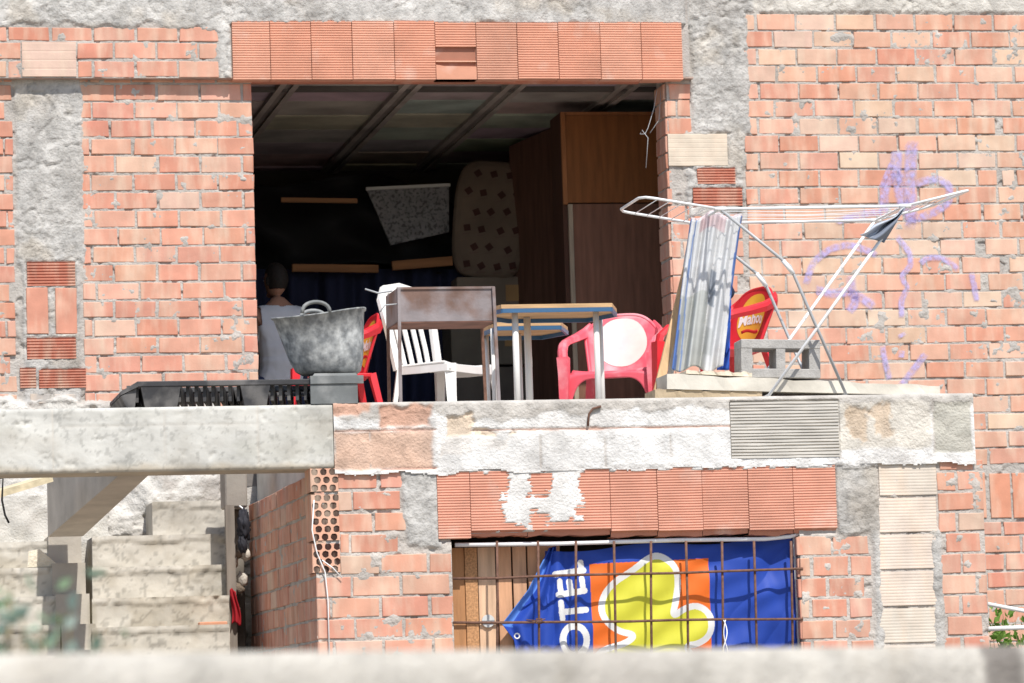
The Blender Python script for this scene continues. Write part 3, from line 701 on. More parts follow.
tag(mb.build('rubble', MT['cement'], None, at(238, 600, -.9)), 'small rubble and debris filling the dark recess beside the stairs', 'rubble', kind='stuff')
# plank and cable at far left
mb = MB(); p0 = at(-40, 505, -2.2); p1 = at(46, 479, -1.9); mb.obox(p0, p1, .12, .035, col=(.66, .58, .40)); mb_o = mb.build('wooden_plank', MT['woodh'], None, p0); tag(mb_o, 'pale plank wedged under the front beam at the far left', 'plank')
mb = MB(); mb.tube([at(-20, 482, -2.6), at(3, 478, -2.6), at(2, 500, -2.6), at(5, 515, -2.6), at(9, 523, -2.6)], .006, 6); tag(mb.build('black_cable', mat('black_rubber', (.02, .02, .02), 0, bump=0), None, at(3, 478, -2.6)), 'short black cable dangling under the beam at far left', 'cable')
# left retaining lump under the beam
mb = MB(); 
def fn_rt(U, Z): h = fbm(U, Z, 4, 5, 401) * .06; return h, lerp3(np.tile(np.array([.58, .56, .51]), U.shape + (1,)), (.40, .36, .32), sm(.0, .5, fbm(U, Z, 2, 4, 403))), np.ones_like(U, bool)
FT = Frame((0, -.30, 0), (1, 0, 0), (0, -1, 0)); r = ru(-200, 497, 110, 720, -.30); hfield(mb, FT, (r[0], r[1], 0, r[3]), .02, fn_rt); mb.box((r[0], -.26, 0), (r[1], -.06, r[3] - .01), (.6, .57, .52))
tag(mb.build('retaining_wall', MT['cement'], None, (r[0], -.3, 0)), 'rough whitish rendered low wall behind the left steps', 'wall')

# ================================================================== window contents
WY = YL + .07
# boards on the left
bd = thing('board_panel', at(480, 650, WY + .2), 'brown wooden boards and chipboard closing the left of the barred window', 'boards')
for (x0, x1, c, m, y) in ((440, 466, (.44, .22, .10), 'wood', .20), (466, 479, (.47, .25, .12), 'chip', .19), (479, 497, (.66, .44, .29), 'wood', .20), (499, 513, (.60, .33, .19), 'wood', .19), (514, 528, (.62, .36, .22), 'wood', .195), (529, 562, (.60, .33, .19), 'wood', .19)):
    mb = MB(); mb.box((at(x0, 600, WY + y - .1).x, WY + y - .1, ws), (at(x1 - .8, 600, WY + y - .1).x, WY + y - .08, at(500, 547, WY + y - .1).z), c); mb.build('board', MT[m], bd, bd.location)
mb = MB(); p = at(488, 621, WY + .093); mb.lathe([(0, 0), (.033, 0), (.033, .008), (0, .008)], 20, (.6, .6, .58), 0, (0, 0, 0), smooth=False)
V = mb.V[0]; V2 = np.stack([V[:, 0], -V[:, 2], V[:, 1]], 1) + np.array(p); mb.V[0] = V2; mb.build('disc', MT['plastic'], bd, bd.location)
mb = MB(); mb.tube([at(455, 545, WY - .03), at(560, 543.5, WY - .03), at(680, 540, WY - .03), at(765, 539, WY - .03), at(790, 536.5, WY - .03), at(803, 533, WY - .03)], .011, 8)
tag(mb.build('white_tube', MT['whitemetal'], None, at(455, 545, WY + .05)), 'long white tube running along the top of the barred window', 'tube')
mb = MB(); mb.tube([at(794, 536, YL + .05), at(797, 600, YL + .05), at(800, 668, YL + .05)], .008, 8); tag(mb.build('grey_conduit', MT['greymetal'], None, at(800, 668, YL + .10)), 'thin grey conduit upright at the right edge of the barred window', 'tube')
# banner
bu0, bu1, bz0, bz1 = ru(536, 533, 805, 700, WY)
def seg_d(X, Y, pts, ):
    d = np.full(X.shape, 1e9)
    for (x0, y0), (x1, y1) in zip(pts[:-1], pts[1:]):
        dx, dy = x1 - x0, y1 - y0; L = dx * dx + dy * dy + 1e-9; t = np.clip(((X - x0) * dx + (Y - y0) * dy) / L, 0, 1)
        d = np.minimum(d, np.hypot(X - x0 - t * dx, Y - y0 - t * dy))
    return d
def inpoly(X, Y, P):
    r = np.zeros(X.shape, bool); j = len(P) - 1
    for i in range(len(P)):
        xi, yi = P[i]; xj, yj = P[j]
        c = ((yi > Y) != (yj > Y)) & (X < (xj - xi) * (Y - yi) / (yj - yi + 1e-12) + xi); r ^= c; j = i
    return r
def smoothpoly(P, it=3):
    P = np.array(P, float)
    for _ in range(it): P = np.stack([P * .75 + np.roll(P, -1, 0) * .25, P * .25 + np.roll(P, -1, 0) * .75], 1).reshape(-1, 2)
    return P
nu, nz = 620, 330
S, T = np.meshgrid(np.linspace(0, 1, nu + 1), np.linspace(0, 1, nz + 1))
# picture-space layout of the print, measured on the cloth plane
PX = 549 + S * 256; PY = 700 - T * 167
A = at(549, 616, WY); sx = (at(805, 616, WY).x - A.x) / 256
X = A.x + S * 256 * sx
ztop = at(670, 533, WY).z; zbot = at(670, 700, WY).z
topd = .03 * np.cos(S * math.pi * 2 * 1.5) * 0 + .045 * (1 - S) ** .8 + .012 * np.sin(S * 12) 
topd = topd + .03 * (1 - sm(.8, 1, S))
Z = zbot + T * (ztop - topd - zbot)
PY = 700 - (Z - zbot) / (ztop - zbot) * 167
fold = .012 * np.sin(X * 38 + T * 4 + fbm(X, Z, 3, 3, 501) * 3) * sm(.75, .98, S) + .014 * np.sin(X * 60 + T * 1.5) * sm(.22, .05, S) + .018 * fbm(X, Z * .6, 4, 3, 503) + .010 * np.sin((X - A.x) * 11 + (Z - ztop) * 14) * sm(.6, .9, S)
fold += .006 * np.sin(Z * 40 + X * 9) * sm(.7, 1, T)
q_ = (X - A.x) * .75 + (ztop - Z) * .9
fold += .012 * np.abs(np.sin(q_ * 9 + 1.5 * fbm(X, Z, 2.5, 3, 511))) * sm(.5, .8, S) + .006 * np.sin((X * .6 - Z) * 30 + 2 * fbm(X, Z, 3, 3, 512))
Y = WY + .03 - fold
blue = np.array([.018, .06, .36]); col = np.tile(blue, S.shape + (1,))
sq = inpoly(PX, PY, [(592, 562), (711, 559), (712, 720), (594, 720)])
col[sq] = (.74, .15, .02)
flo = smoothpoly([(603, 617), (602, 600), (612, 583), (634, 570), (652, 556), (664, 555), (677, 566), (680, 582), (677, 600), (672, 618), (686, 608), (700, 606), (712, 616), (711, 636), (698, 645), (684, 646), (694, 660), (690, 690), (650, 720), (610, 700), (590, 665), (600, 648), (624, 643), (636, 634), (618, 630)])
dd = seg_d(PX, PY, [tuple(p) for p in flo] + [tuple(flo[0])]); ins = inpoly(PX, PY, flo)
col[ins] = (.60, .58, .05); col[(dd < 3.2)] = (.72, .72, .71)
wh = (.72, .72, .71)
# letters, reading upwards: O T E L
let = [[(586, 562), (562, 564)], [(586, 562), (587, 574)], [(586, 562), (585, 576)],   # placeholder, replaced below
       ]
lt = [([(560, 570), (588, 568)], 3.4), ([(586, 567), (584.5, 560)], 3.4)]
lt = []
lt += [([(557.5, 571.5), (586, 568)], 3.1), ([(584.5, 568), (583, 560.5)], 3.1)]
lt += [([(560, 592), (586, 588.5)], 3.1), ([(562, 591), (561.5, 578.5)], 2.9), ([(572.5, 590), (571.5, 579)], 2.9), ([(584.5, 588), (583.5, 576.5)], 3.0)]
lt += [([(561.5, 600), (563, 616)], 3.0), ([(562, 609.5), (587, 607.5)], 3.1)]
for pts, w in lt: col[seg_d(PX, PY, pts) < w] = wh
ang = np.linspace(0, 2 * math.pi, 40); O = [(574.5 + 12 * math.cos(a), 638 + 14.5 * math.sin(a)) for a in ang]; col[seg_d(PX, PY, O) < 3.4] = wh
V = np.stack([X, Y, Z], -1).reshape(-1, 3); W = nu + 1
idx = np.arange(nz)[:, None] * W + np.arange(nu)[None, :]; Fq = np.stack([idx, idx + 1, idx + W + 1, idx + W], -1).reshape(-1, 4)
o = at(670, 700, WY); ban = thing('hotel_banner', o, 'blue hotel banner with orange square and yellow flower hung behind the window bars', 'banner')
mb = MB(); mb.add(V, Fq, col.reshape(-1, 3), 0, True); B1 = mb.build('printed_cloth', MT['banner'], ban, o)
mb = MB()      # turned-back corner on the left
def cor(u, v):
    # v: 0 top -> 1 bottom, u: 0 left edge -> 1 joins the cloth
    left = [(549, 548), (540, 566), (528, 590), (502, 624), (514, 640), (524, 700)]; right = [(556, 546), (556, 570), (556, 600), (556, 630), (556, 660), (556, 700)]
    k = v * 5; i = min(4, int(k)); f = k - i
    a = [left[i][q] * (1 - f) + left[i + 1][q] * f for q in (0, 1)]; b_ = [right[i][q] * (1 - f) + right[i + 1][q] * f for q in (0, 1)]
    x = a[0] * (1 - u) + b_[0] * u; y = a[1] * (1 - u) + b_[1] * u
    return tuple(at(x, y, WY + .035 - .022 * math.sin(u * 13 + v * 5) * (1 - u * .6) - .03 * (1 - u) * v))
mb.shell(cor, 50, 60, .002, colfn=lambda u, v: (.10, .24, .66) if (u < .28 + .12 * math.sin(v * 9) and .12 < v < .62) else tuple(blue))
mb.build('folded_corner', MT['banner'], ban, o)
mb = MB(); c = at(517, 636, WY - .03); mb.tube([c + Vector((.013 * math.cos(a), 0, .013 * math.sin(a))) for a in np.linspace(0, 2 * math.pi, 16)[:-1]], .004, 6, cyclic=True); mb.build('eyelet', MT['whitemetal'], ban, o)
# string on the grille, wire at crossing
mb = MB(); p = at(724, 620, GY - .03); mb.tube([p + Vector((.012 * math.sin(t * 9), .012 * math.cos(t * 9) - .005, -.30 * t)) for t in np.linspace(0, 1, 40)], .003, 5); mb.tube([p + Vector((.006 - .012 * math.sin(t * 7), -.01, -.30 * t)) for t in np.linspace(0, 1, 40)], .0025, 5)
tag(mb.build('white_string', MT['cloth'], None, p), 'twisted white string knotted round a window bar over the blue cloth', 'string')
mb = MB(); p = at(539, 621, GY - .02)
for k in range(5): mb.tube([p + Vector((math.cos(a) * .017, math.sin(a * 1.5) * .012, math.sin(a + k) * .013)) for a in np.linspace(0, 6.28, 12)], .0022, 5)
mb.tube([p + Vector((-.065, -.0, .008)), p + Vector((.0, -.01, .0)), p + Vector((.03, -.01, .01))], .0028, 5); mb.tube([p + Vector((-.06, -.0, -.008)), p + Vector((.0, -.01, -.004))], .0028, 5)
tag(mb.build('tie_wire', MT['rebar'], None, p), 'knot of rusty tie wire on the bar crossing over the folded banner corner', 'wire')
mb = MB(); mb.tube([at(314, 500, YL - .02), at(312, 530, YL - .025), at(317, 553, YL - .02), at(325, 572, YL - .02), at(328, 600, YL - .018), at(330, 680, YL - .018)], .0035, 6)
mb.tube([at(322, 560, YL - .02), at(333, 568, YL - .018), at(342, 578, YL - .018)], .003, 6)
tag(mb.build('white_cable', MT['whitemetal'], None, at(330, 680, YL - .018)), 'thin white cable trailing down the lower brick corner', 'cable')

# ================================================================== chairs
def seat_fn(w0, w1, d0, d1, z):
    def f(u, v):
        x = (u * 2 - 1); w = w0 + (w1 - w0) * v; y = d0 + (d1 - d0) * v
        zz = z - .018 * (1 - x * x) * math.sin(math.pi * min(1, v * 1.05)) + .012 * abs(x) ** 3
        if v > .88: zz -= (v - .88) ** 2 * 3.2
        return (x * w, y, zz)
    return f
def back_fn(x, v, H=.40, z0=.40):      # x in -1..1
    w = .185 + .045 * v; top = H * (1 - .30 * abs(x) ** 3.2)
    return (x * w, -.19 - .10 * v + .055 * x * x, z0 + v * top)
def back_fn2(u, v): return back_fn(u * 2 - 1, v)
def text_mesh(s, size):
    cu = bpy.data.curves.new('t', 'FONT'); cu.body = s; cu.size = size; cu.align_x = 'CENTER'; cu.align_y = 'CENTER'; cu.resolution_u = 3; cu.offset = size * .03
    ob = bpy.data.objects.new('t', cu); COL.objects.link(ob); dg = bpy.context.evaluated_depsgraph_get()
    me = bpy.data.meshes.new_from_object(ob.evaluated_get(dg)); v = [tuple(q.co) for q in me.vertices]; f = [tuple(p.vertices) for p in me.polygons]
    bpy.data.objects.remove(ob); bpy.data.curves.remove(cu); bpy.data.meshes.remove(me); return v, f
def armchair(name, loc, rz, label, body, logo, written, matn='plastic', group=None, tilt=(0, 0)):
    t = thing(name, loc, label, 'chair', group); t.rotation_euler = (tilt[0], tilt[1], rz); t.scale = (.96, .96, .95)
    M_ = MT[matn]
    mb = MB(); mb.shell(seat_fn(.20, .235, -.2, .24, .41), 20, 20, .010, body); 
    mb.shell(lambda u, v: ((u * 2 - 1) * .262, .252 - .02 * (u * 2 - 1) ** 4, .395 * v + (1 - v) * (.362 - .27 * abs(u * 2 - 1) ** 6)), 40, 5, .010, body)
    mb.build('seat', M_, t)
    mb = MB(); mb.shell(back_fn2, 24, 20, .011, body)
    rim = [back_fn(-1, v) for v in np.linspace(0, 1, 8)] + [back_fn(x, 1) for x in np.linspace(-.9, .9, 16)] + [back_fn(1, v) for v in np.linspace(1, 0, 8)]
    mb.tube(rim, .011, 8, col=body); bk = mb.build('backrest', M_, t)
    # oval print
    V = []; F = []; nr, na = 5, 36
    def pf(a, b, off):
        v = .56 + b; w = .185 + .045 * v; x = a / w; top = .40 * (1 - .30 * abs(x) ** 3.2); return (a, -.19 - .10 * v + .055 * x * x + off, .40 + v * top)
    for sgn, lab in ((1, 'front'), (-1, 'rear')):
        mb = MB(); V = []
        for r_ in range(nr + 1):
            for k in range(na):
                a = 2 * math.pi * k / na; ca, sa = math.cos(a), math.sin(a); V.append(pf((.145 if written else .160) * r_ / nr * math.copysign(abs(ca) ** .85, ca) * (1 + .12 * sa), (.36 if written else .385) * r_ / nr * sa, .0085 * sgn))
        F = [(r_ * na + k, r_ * na + (k + 1) % na, (r_ + 1) * na + (k + 1) % na, (r_ + 1) * na + k) for r_ in range(nr) for k in range(na)]
        mb.add(V, F, logo, 0, True)
        if written:
            for s_, sz, oy, c in (('Mahou', .095, -.005, (.85, .83, .80)),):
                tv, tf = text_mesh(s_, sz); mb.add([pf(x * sgn * -1, (y + oy) / .40, .0115 * sgn) for x, y, z in tv], tf, c)
            mb.sweep([pf(x, -.20 + .02 * math.sin(x * 30), .010 * sgn) for x in np.linspace(-.09, .09, 12)], [(-.001, -.010), (.001, -.010), (.001, .010), (-.001, .010)], body, up=(0, 0, 1))
        mb.build('oval_print', M_, bk)
    for s in (-1, 1):
        mb = MB()
        pts = [(s * .19, -.275, .735), (s * .225, -.245, .70), (s * .262, -.15, .665), (s * .285, -.03, .635), (s * .29, .09, .61), (s * .288, .18, .585), (s * .284, .235, .54), (s * .278, .255, .47)]
        mb.sweep(pts, [(-.020, -.022), (.012, -.024), (.022, -.016), (.024, .010), (.012, .020), (-.010, .018), (-.022, .004)], body, smooth=False, scale=[(.5, 1.5), (.7, 1.5), (1, 1.25), (1.1, 1.1), (1.15, 1), (1.2, 1), (1.2, 1), (1.25, 1)])
        mb.build('armrest', M_, t)
        mb = MB(); pts = [(s * .276, .25, .50), (s * .272, .258, .40), (s * .275, .27, .2), (s * .282, .28, 0)]
        L = [(-.028, -.028), (.022, -.028), (.022, -.02), (-.02, -.02), (-.02, .022), (-.028, .022)]
        L2 = [(a * 1, b) for a, b in L]
        mb.sweep(pts, [(-.024, -.02), (.024, -.02), (.024, .02), (-.024, .02)], body, smooth=False, scale=[1.5, 1.35, 1.05, .8], up=(0, 1, 0)); mb.build('leg', M_, t)
        mb = MB(); pts = [(s * .19, -.20, .42), (s * .215, -.24, .25), (s * .235, -.30, 0)]
        mb.sweep(pts, [(-.024, -.02), (.024, -.02), (.024, .02), (-.024, .02)], body, smooth=False, scale=[1.2, 1, .7], up=(0, 1, 0)); mb.build('leg', M_, t)
        mb = MB(); mb.sweep([(s * .235, .22, .40), (s * .26, .1, .41), (s * .245, -.1, .41), (s * .19, -.2, .41)], [(-.02, -.006), (.02, -.006), (.02, .006), (-.02, .006)], body, smooth=False); mb.build('side_rail', M_, t)
    return t
def face(dx, dy): return math.atan2(-dx, dy)      # rotation so that local +Y points along (dx,dy)
def on_floor(px, Y): p = at(px, 400, Y); return Vector((p.x, Y, FLOOR_Z))
RED = (.62, .02, .03)
pk_ = armchair('plastic_armchair', on_floor(617, -.45), face(-.42, -1), 'faded pink plastic armchair with white oval on its back beside the table', (.70, .10, .14), (.70, .67, .60), False, 'faded', 'plastic chairs on the terrace')
armchair('plastic_armchair', on_floor(722, -1.6), face(-.95, -.30), 'red plastic armchair with yellow print behind the hanging sheet and cinder block', RED, (.80, .42, .04), True, 'plastic', 'plastic chairs on the terrace', tilt=(0, 0))
armchair('plastic_armchair', on_floor(339, -.35), face(-1, -.06), 'red plastic armchair mostly hidden behind the mottled grey bucket', RED, (.80, .42, .04), True, 'plastic', 'plastic chairs on the terrace')
bpy.context.view_layer.update(); [setattr(q, 'scale', (.96, .80, .95)) for q in COL.objects if q.get('label', '').endswith('mottled grey bucket')]
# white chair
WC = (.80, .79, .76)
t = thing('plastic_chair', on_floor(446, -.35), 'white slatted plastic chair standing behind the rusty metal trough', 'chair', 'plastic chairs on the terrace', face(.66, -.75))
t.scale = (1, 1, 1.04)
mb = MB(); mb.shell(seat_fn(.19, .22, -.2, .21, .43), 20, 20, .012, WC); mb.sweep([(-.2, -.19, .415), (-.222, .0, .41), (-.225, .20, .41), (-.18, .222, .405), (0, .226, .40), (.18, .222, .405), (.225, .20, .41), (.222, 0, .41), (.2, -.19, .415)], [(-.006, -.022), (.006, -.022), (.006, .018), (-.006, .018)], WC, smooth=False); mb.build('seat', MT['plastic'], t)
mb = MB(); P_ = [(-.19, -.2, .42), (-.2, -.225, .55), (-.215, -.26, .72), (-.21, -.295, .82), (-.16, -.315, .885), (0, -.33, .91), (.16, -.315, .885), (.21, -.295, .82), (.215, -.26, .72), (.2, -.225, .55), (.19, -.2, .42)]
mb.sweep(P_, [(-.012, -.026), (.012, -.026), (.012, .026), (-.012, .026)], WC, smooth=False, up=(1, 0, 0)); bk = mb.build('backrest', MT['plastic'], t)
mb = MB(); mb.shell(lambda u, v: ((u * 2 - 1) * .20, -.30 - .025 * (1 - (u * 2 - 1) ** 2) + (1 - v) * .02, .79 + v * (.085 - .05 * (u * 2 - 1) ** 4)), 16, 5, .01, WC); mb.build('top_rail', MT['plastic'], bk)
for x in (-.115, -.04, .04, .115):
    mb = MB(); mb.sweep([(x * .95, -.205 - .0, .425), (x, -.235, .55), (x, -.275, .7), (x, -.305, .80)], [(-.019, -.004), (.019, -.004), (.019, .004), (-.019, .004)], WC, smooth=False, up=(0, 1, 0)); mb.build('slat', MT['plastic'], bk)
for sx_ in (-1, 1):
    for sy_ in (-1, 1):
        mb = MB(); mb.sweep([(sx_ * .195, sy_ * .195, .43), (sx_ * .215, sy_ * .215, .25), (sx_ * .24, sy_ * .25, 0)], [(-.03, -.006), (.03, -.006), (.022, .022), (-.022, .022)], WC, smooth=False, scale=[1.15, .95, .7], up=(-sx_, -sy_, 0)); mb.build('leg', MT['plastic'], t)
# ================================================================== rusty trough (brazier)
GYf = -2.55; GD = .36
def gp(x, y, Y=GYf): return at(x, y, Y)
o = gp(440, 420); o = Vector((o.x, GYf, FLOOR_Z)); t = thing('metal_trough', o, 'rusty grey sheet-metal trough on four thin legs in front of the white chair', 'brazier')
x0 = gp(397, 305).x; x1 = gp(495, 305).x; z1 = gp(445, 288).z; z0 = gp(445, 321).z; zl = gp(445, 326).z
mb = MB(); th = .004; yb = GYf + GD
mb.box((x0, GYf, z0), (x1, GYf + th, z1)); mb.box((x0, yb - th, z0), (x1, yb, z1)); mb.box((x0, GYf + th, z0), (x0 + th, yb - th, z1)); mb.box((x1 - th, GYf + th, z0), (x1, yb - th, z1))
mb.sweep([(x0, GYf - .002, z1), (x1, GYf - .002, z1), ], [(-.006, -.006), (.006, -.006), (.006, .006), (-.006, .006)], smooth=False); mb.build('pan_sides', MT['rust'], t, o)
mb = MB(); mb.box((x0 + .002, GYf + .002, z0 - .006), (x1 - .002, yb - .002, z0 - .001), ); mb.build('pan_bottom', mat('rusted_bottom', (.20, .10, .075), .3, 9, rough=.8), t, o)
for (x, y) in ((x0 + .01, GYf - .012), (x1 - .008, GYf - .012), (x0 + .01, yb + .012), (x1 - .008, yb + .012)):
    mb = MB(); mb.obox((x, y, z1 + .002), (x + (-.008 if x < o.x else .012), y, FLOOR_Z), .016, .016, up=(0, 1, 0)); mb.build('leg', MT['rebar'] if y > GYf else MT['rust'], t, o)
mb = MB(); mb.tube([gp(365, 289, yb), gp(378, 293, yb), gp(392, 291, yb)], .005, 6); mb.build('handle_rod', MT['greymetal'], t, o); mb = MB(); mb.tube([gp(380, 312), gp(385, 305), gp(398, 304)], .004, 6); mb.build('handle_rod', MT['greymetal'], t, o)
# ================================================================== tables
def table(name, label, outline, zt, Y0, legs, apron=True, group=None):
    cx = sum(p[0] for p in outline) / len(outline); cy = sum(p[1] for p in outline) / len(outline); o = Vector((cx, cy, FLOOR_Z))
    t = thing(name, o, label, 'table', group)
    n = len(outline); V = [(x, y, zt - .022) for x, y in outline] + [(x, y, zt) for x, y in outline]
    mb = MB(); mb.add(V, [tuple(range(n - 1, -1, -1)), tuple(n + i for i in range(n))] + [(i, (i + 1) % n, n + (i + 1) % n, n + i) for i in range(n)], (.56, .36, .19)); mb.build('tabletop', MT['woodh'], t, o)
    k = .985; ins = [(cx + (x - cx) * k, cy + (y - cy) * k) for x, y in outline]; mb = MB()
    for i in range(n):
        a = Vector((*ins[i], zt - .034)); b_ = Vector((*ins[(i + 1) % n], zt - .034)); mb.obox(a, b_, .014, .022, col=(.04, .12, .24))
    mb.build('apron', MT['plastic'], t, o)
    for (x, y, r_) in legs:
        mb = MB(); mb.tube([(x, y, zt - .024), (x, y, FLOOR_Z)], r_, 12, col=(.72, .72, .70)); mb.build('leg', MT['plastic'], t, o)
    return t
ta = -2.0
zt = at(555, 304, ta).z
fx = [at(p, 310, ta).x for p in (490, 505, 600, 617)]
outl = [(fx[1] - .02, ta), (fx[3] - .03, ta - .02), (fx[3] + .06, ta + .28), (fx[2] + .05, ta + .55), (fx[1] + .12, ta + .55), (fx[0] - .02, ta + .3)]
table('school_table', 'pale wooden six-sided table with blue underframe in front of pink armchair', outl, zt, ta, [(at(597, 350, ta + .07).x, ta + .07, .017), (at(516, 350, ta + .08).x, ta + .08, .018), (at(528, 350, ta + .45).x, ta + .45, .02), (at(601, 350, ta + .44).x, ta + .44, .015)], group='wooden tables on the terrace')
tb = -1.35; zt2 = at(530, 322, tb).z; bx = [at(p, 310, tb).x for p in (482, 500, 560, 578)]
outl = [(bx[1] - .02, tb), (bx[2], tb - .01), (bx[3], tb + .3), (bx[2], tb + .55), (bx[1], tb + .55), (bx[0] + .05, tb + .3)]
table('school_table', 'lower wooden table with blue underframe half hidden behind the front table', outl, zt2, tb, [(at(493, 350, tb + .1).x, tb + .1, .012), (at(529, 350, tb + .1).x, tb + .1, .016), (at(487, 350, tb + .42).x, tb + .42, .012), (at(519, 350, tb + .42).x, tb + .42, .016)], group='wooden tables on the terrace')
# ================================================================== pallet, bucket, tub
py = YL + .02; px0 = at(121, 395, py).x; px1 = px0 + 1.16; pz = bzt; ptop = at(230, 380, py).z; pd = .70
o = Vector(((px0 + px1) / 2, py + .3, pz)); t = thing('plastic_pallet', o, 'black plastic pallet lying on the concrete front beam', 'pallet')
mb = MB(); zz0, zz1 = ptop - .028, ptop
xs_ = np.linspace(px0 + .09, px1 - .05, 25)
mb.box((px0 + .08, py, zz0), (px1, py + .045, zz1), bev=.004); mb.box((px0 + .08, py + pd - .045, zz0), (px1, py + pd, zz1), bev=.004); mb.box((px0 + .08, py + .37, zz0), (px1, py + .43, zz1), bev=.004)
for x in xs_: mb.obox((x - .05, py + .04, ptop - .060), (x + .05, py + pd - .04, ptop - .060), .016, .085)
# sloping left end lip
mb.hexa([(px0, py + .02, pz + .065), (px0 + .085, py + .0, zz0 + .0), (px0 + .085, py + pd, zz0), (px0, py + pd - .02, pz + .065), (px0 + .002, py + .02, pz + .085), (px0 + .085, py, zz1), (px0 + .085, py + pd, zz1), (px0 + .002, py + pd - .02, pz + .085)])
mb.build('deck', MT['black'], t, o)
for fxp in (.02, .60, 1.02):
    for fy in (0.004, .28, .545):
        w = .20 if fxp < .1 else .15
        mb = MB(); a = px0 + fxp + (.08 if fxp < .1 else 0); b_ = a + w
        y0_, y1_ = py + fy, py + fy + .15
        mb.hexa([(a + .02, y0_ + .01, pz + .001), (b_ - .02, y0_ + .01, pz + .001), (b_ - .02, y1_ - .01, pz + .001), (a + .02, y1_ - .01, pz + .001), (a, y0_, zz0), (b_, y0_, zz0), (b_, y1_, zz0), (a, y1_, zz0)]); mb.build('foot', MT['black'], t, o)
mb = MB(); mb.hexa([(px0 + .03, py + .02, pz + .001), (px0 + .07, py + .02, pz + .001), (px0 + .07, py + pd - .02, pz + .001), (px0 + .03, py + pd - .02, pz + .001), (px0 + .0, py + .02, pz + .06), (px0 + .08, py + .02, pz + .1), (px0 + .08, py + pd - .02, pz + .1), (px0 + .0, py + pd - .02, pz + .06)]); mb.build('end_foot', MT['black'], t, o)
# grey tub (upturned) under the bucket
bY = YL + .36; c = at(334, 408, bY); zb_ = ptop; ct = at(320, 381, bY)
# tub sits in front on the beam end, bucket stands on it
tubz = at(334, 380, bY).z
o = Vector((at(336, 400, YL + .17).x, YL + .17, ptop)); t = thing('plastic_tub', o, 'dark grey upturned plastic tub beneath the mottled bucket', 'tub')
o2 = o.copy()
mb = MB(); tw0 = at(311, 400, YL + .06).x; tw1 = at(360, 400, YL + .06).x; zc0 = bzt + .001; zc1 = at(335, 379, YL + .06).z
ptopx = px1
mb.build if False else None
mb.hexa([(tw0 + .0, YL + .04, zc0 if False else ptop + .001), (tw1, YL + .04, ptop + .001), (tw1, YL + .32, ptop + .001), (tw0, YL + .32, ptop + .001), (tw0 + .02, YL + .05, ptop + .03), (tw1 - .02, YL + .05, ptop + .03), (tw1 - .02, YL + .31, ptop + .03), (tw0 + .02, YL + .31, ptop + .03)])
mb.build('base', MT['grey'], t, o)
mb = MB(); a0 = tw0 - .01; a1 = tw1 + .01
mb.box((a0, YL - .004, pz + .003), (a1 - .03, YL + .012, ptop - .03)); mb.hexa([(a0 + .0, YL - .012, ptop - .028), (a1, YL - .012, ptop - .028), (a1, YL + .015, ptop - .028), (a0, YL + .015, ptop - .028), (a0, YL - .012, ptop + .012), (a1, YL - .012, ptop + .012), (a1, YL + .015, ptop + .012), (a0, YL + .015, ptop + .012)])
mb.build('skirt', MT['grey'], t, o)
bz0_ = ptop + .032; cx_ = at(329, 380, YL + .18).x; o = Vector((cx_, YL + .18, bz0_)); t = thing('rubber_bucket', o, 'mottled grey-white rubber builder bucket with looped handle standing on the tub', 'bucket')
Hb = at(320, 315, YL + .18).z - bz0_
def wp(p, a):
    k = p.z / Hb; p = p.copy(); p.x += -.045 * k; p.z += (.010 * math.cos(a * 2 + .6) + .022 * math.cos(a)) * k; p.x += .004 * math.sin(a * 7); return p
mb = MB(); mb.lathe([(0, .003), (.145, .003), (.168, .018), (.19, Hb * .25), (.212, Hb * .6), (.234, Hb * .97), (.244, Hb * .975), (.246, Hb), (.228, Hb), (.225, Hb * .96), (.185, Hb * .3), (.155, .025), (0, .015)], 48, (1, 1, 1), warp=wp, sy=.85); mb.build('bowl', MT['rubber'], t)
for s in (1, -1):
    mb = MB(); pts = []
    for a in np.linspace(0, math.pi, 12): pts.append((-.045 + .070 * math.cos(a) - .04 * (s == 1), -.20 * s, Hb - .01 + .055 * math.sin(a) ** .8))
    mb.tube(pts, .010, 8, scale=[(1.4, 1)] * 12); mb.build('handle', MT['grey'], t)
# ================================================================== drying rack
RYf = YL + .03; RYr = RYf + .56
fl = lambda x, y: at(x, y, RYf)
o = Vector((at(808, 390, RYf).x, RYf + .28, FLOOR_Z)); t = thing('drying_rack', o, 'white folding clothes drying rack standing on the right end of the ledge', 'clothes airer')
mid = [(720, 209), (905, 206)]
L0, L1 = fl(*mid[0]), fl(*mid[1]); dy = Vector((0, RYr - RYf, 0))
wl = fl(646, 197); wr = fl(969, 190)
mb = MB(); r_ = .008
mb.tube([L0, L0.lerp(L1, .5), L1, L1 + dy, L0 + dy, L0], r_, 8, cap=True, smooth=True); fr_ = mb.build('main_frame', MT['whitemetal'], t, o)
mb = MB()
for k in range(1, 6): y = dy * (k / 6); mb.tube([L0 + y, L0.lerp(L1, .5) + y - Vector((0, 0, .006 + .004 * (k % 3))), L1 + y], .0019, 5)
mb.build('line_wires', MT['whitemetal'], t, o)
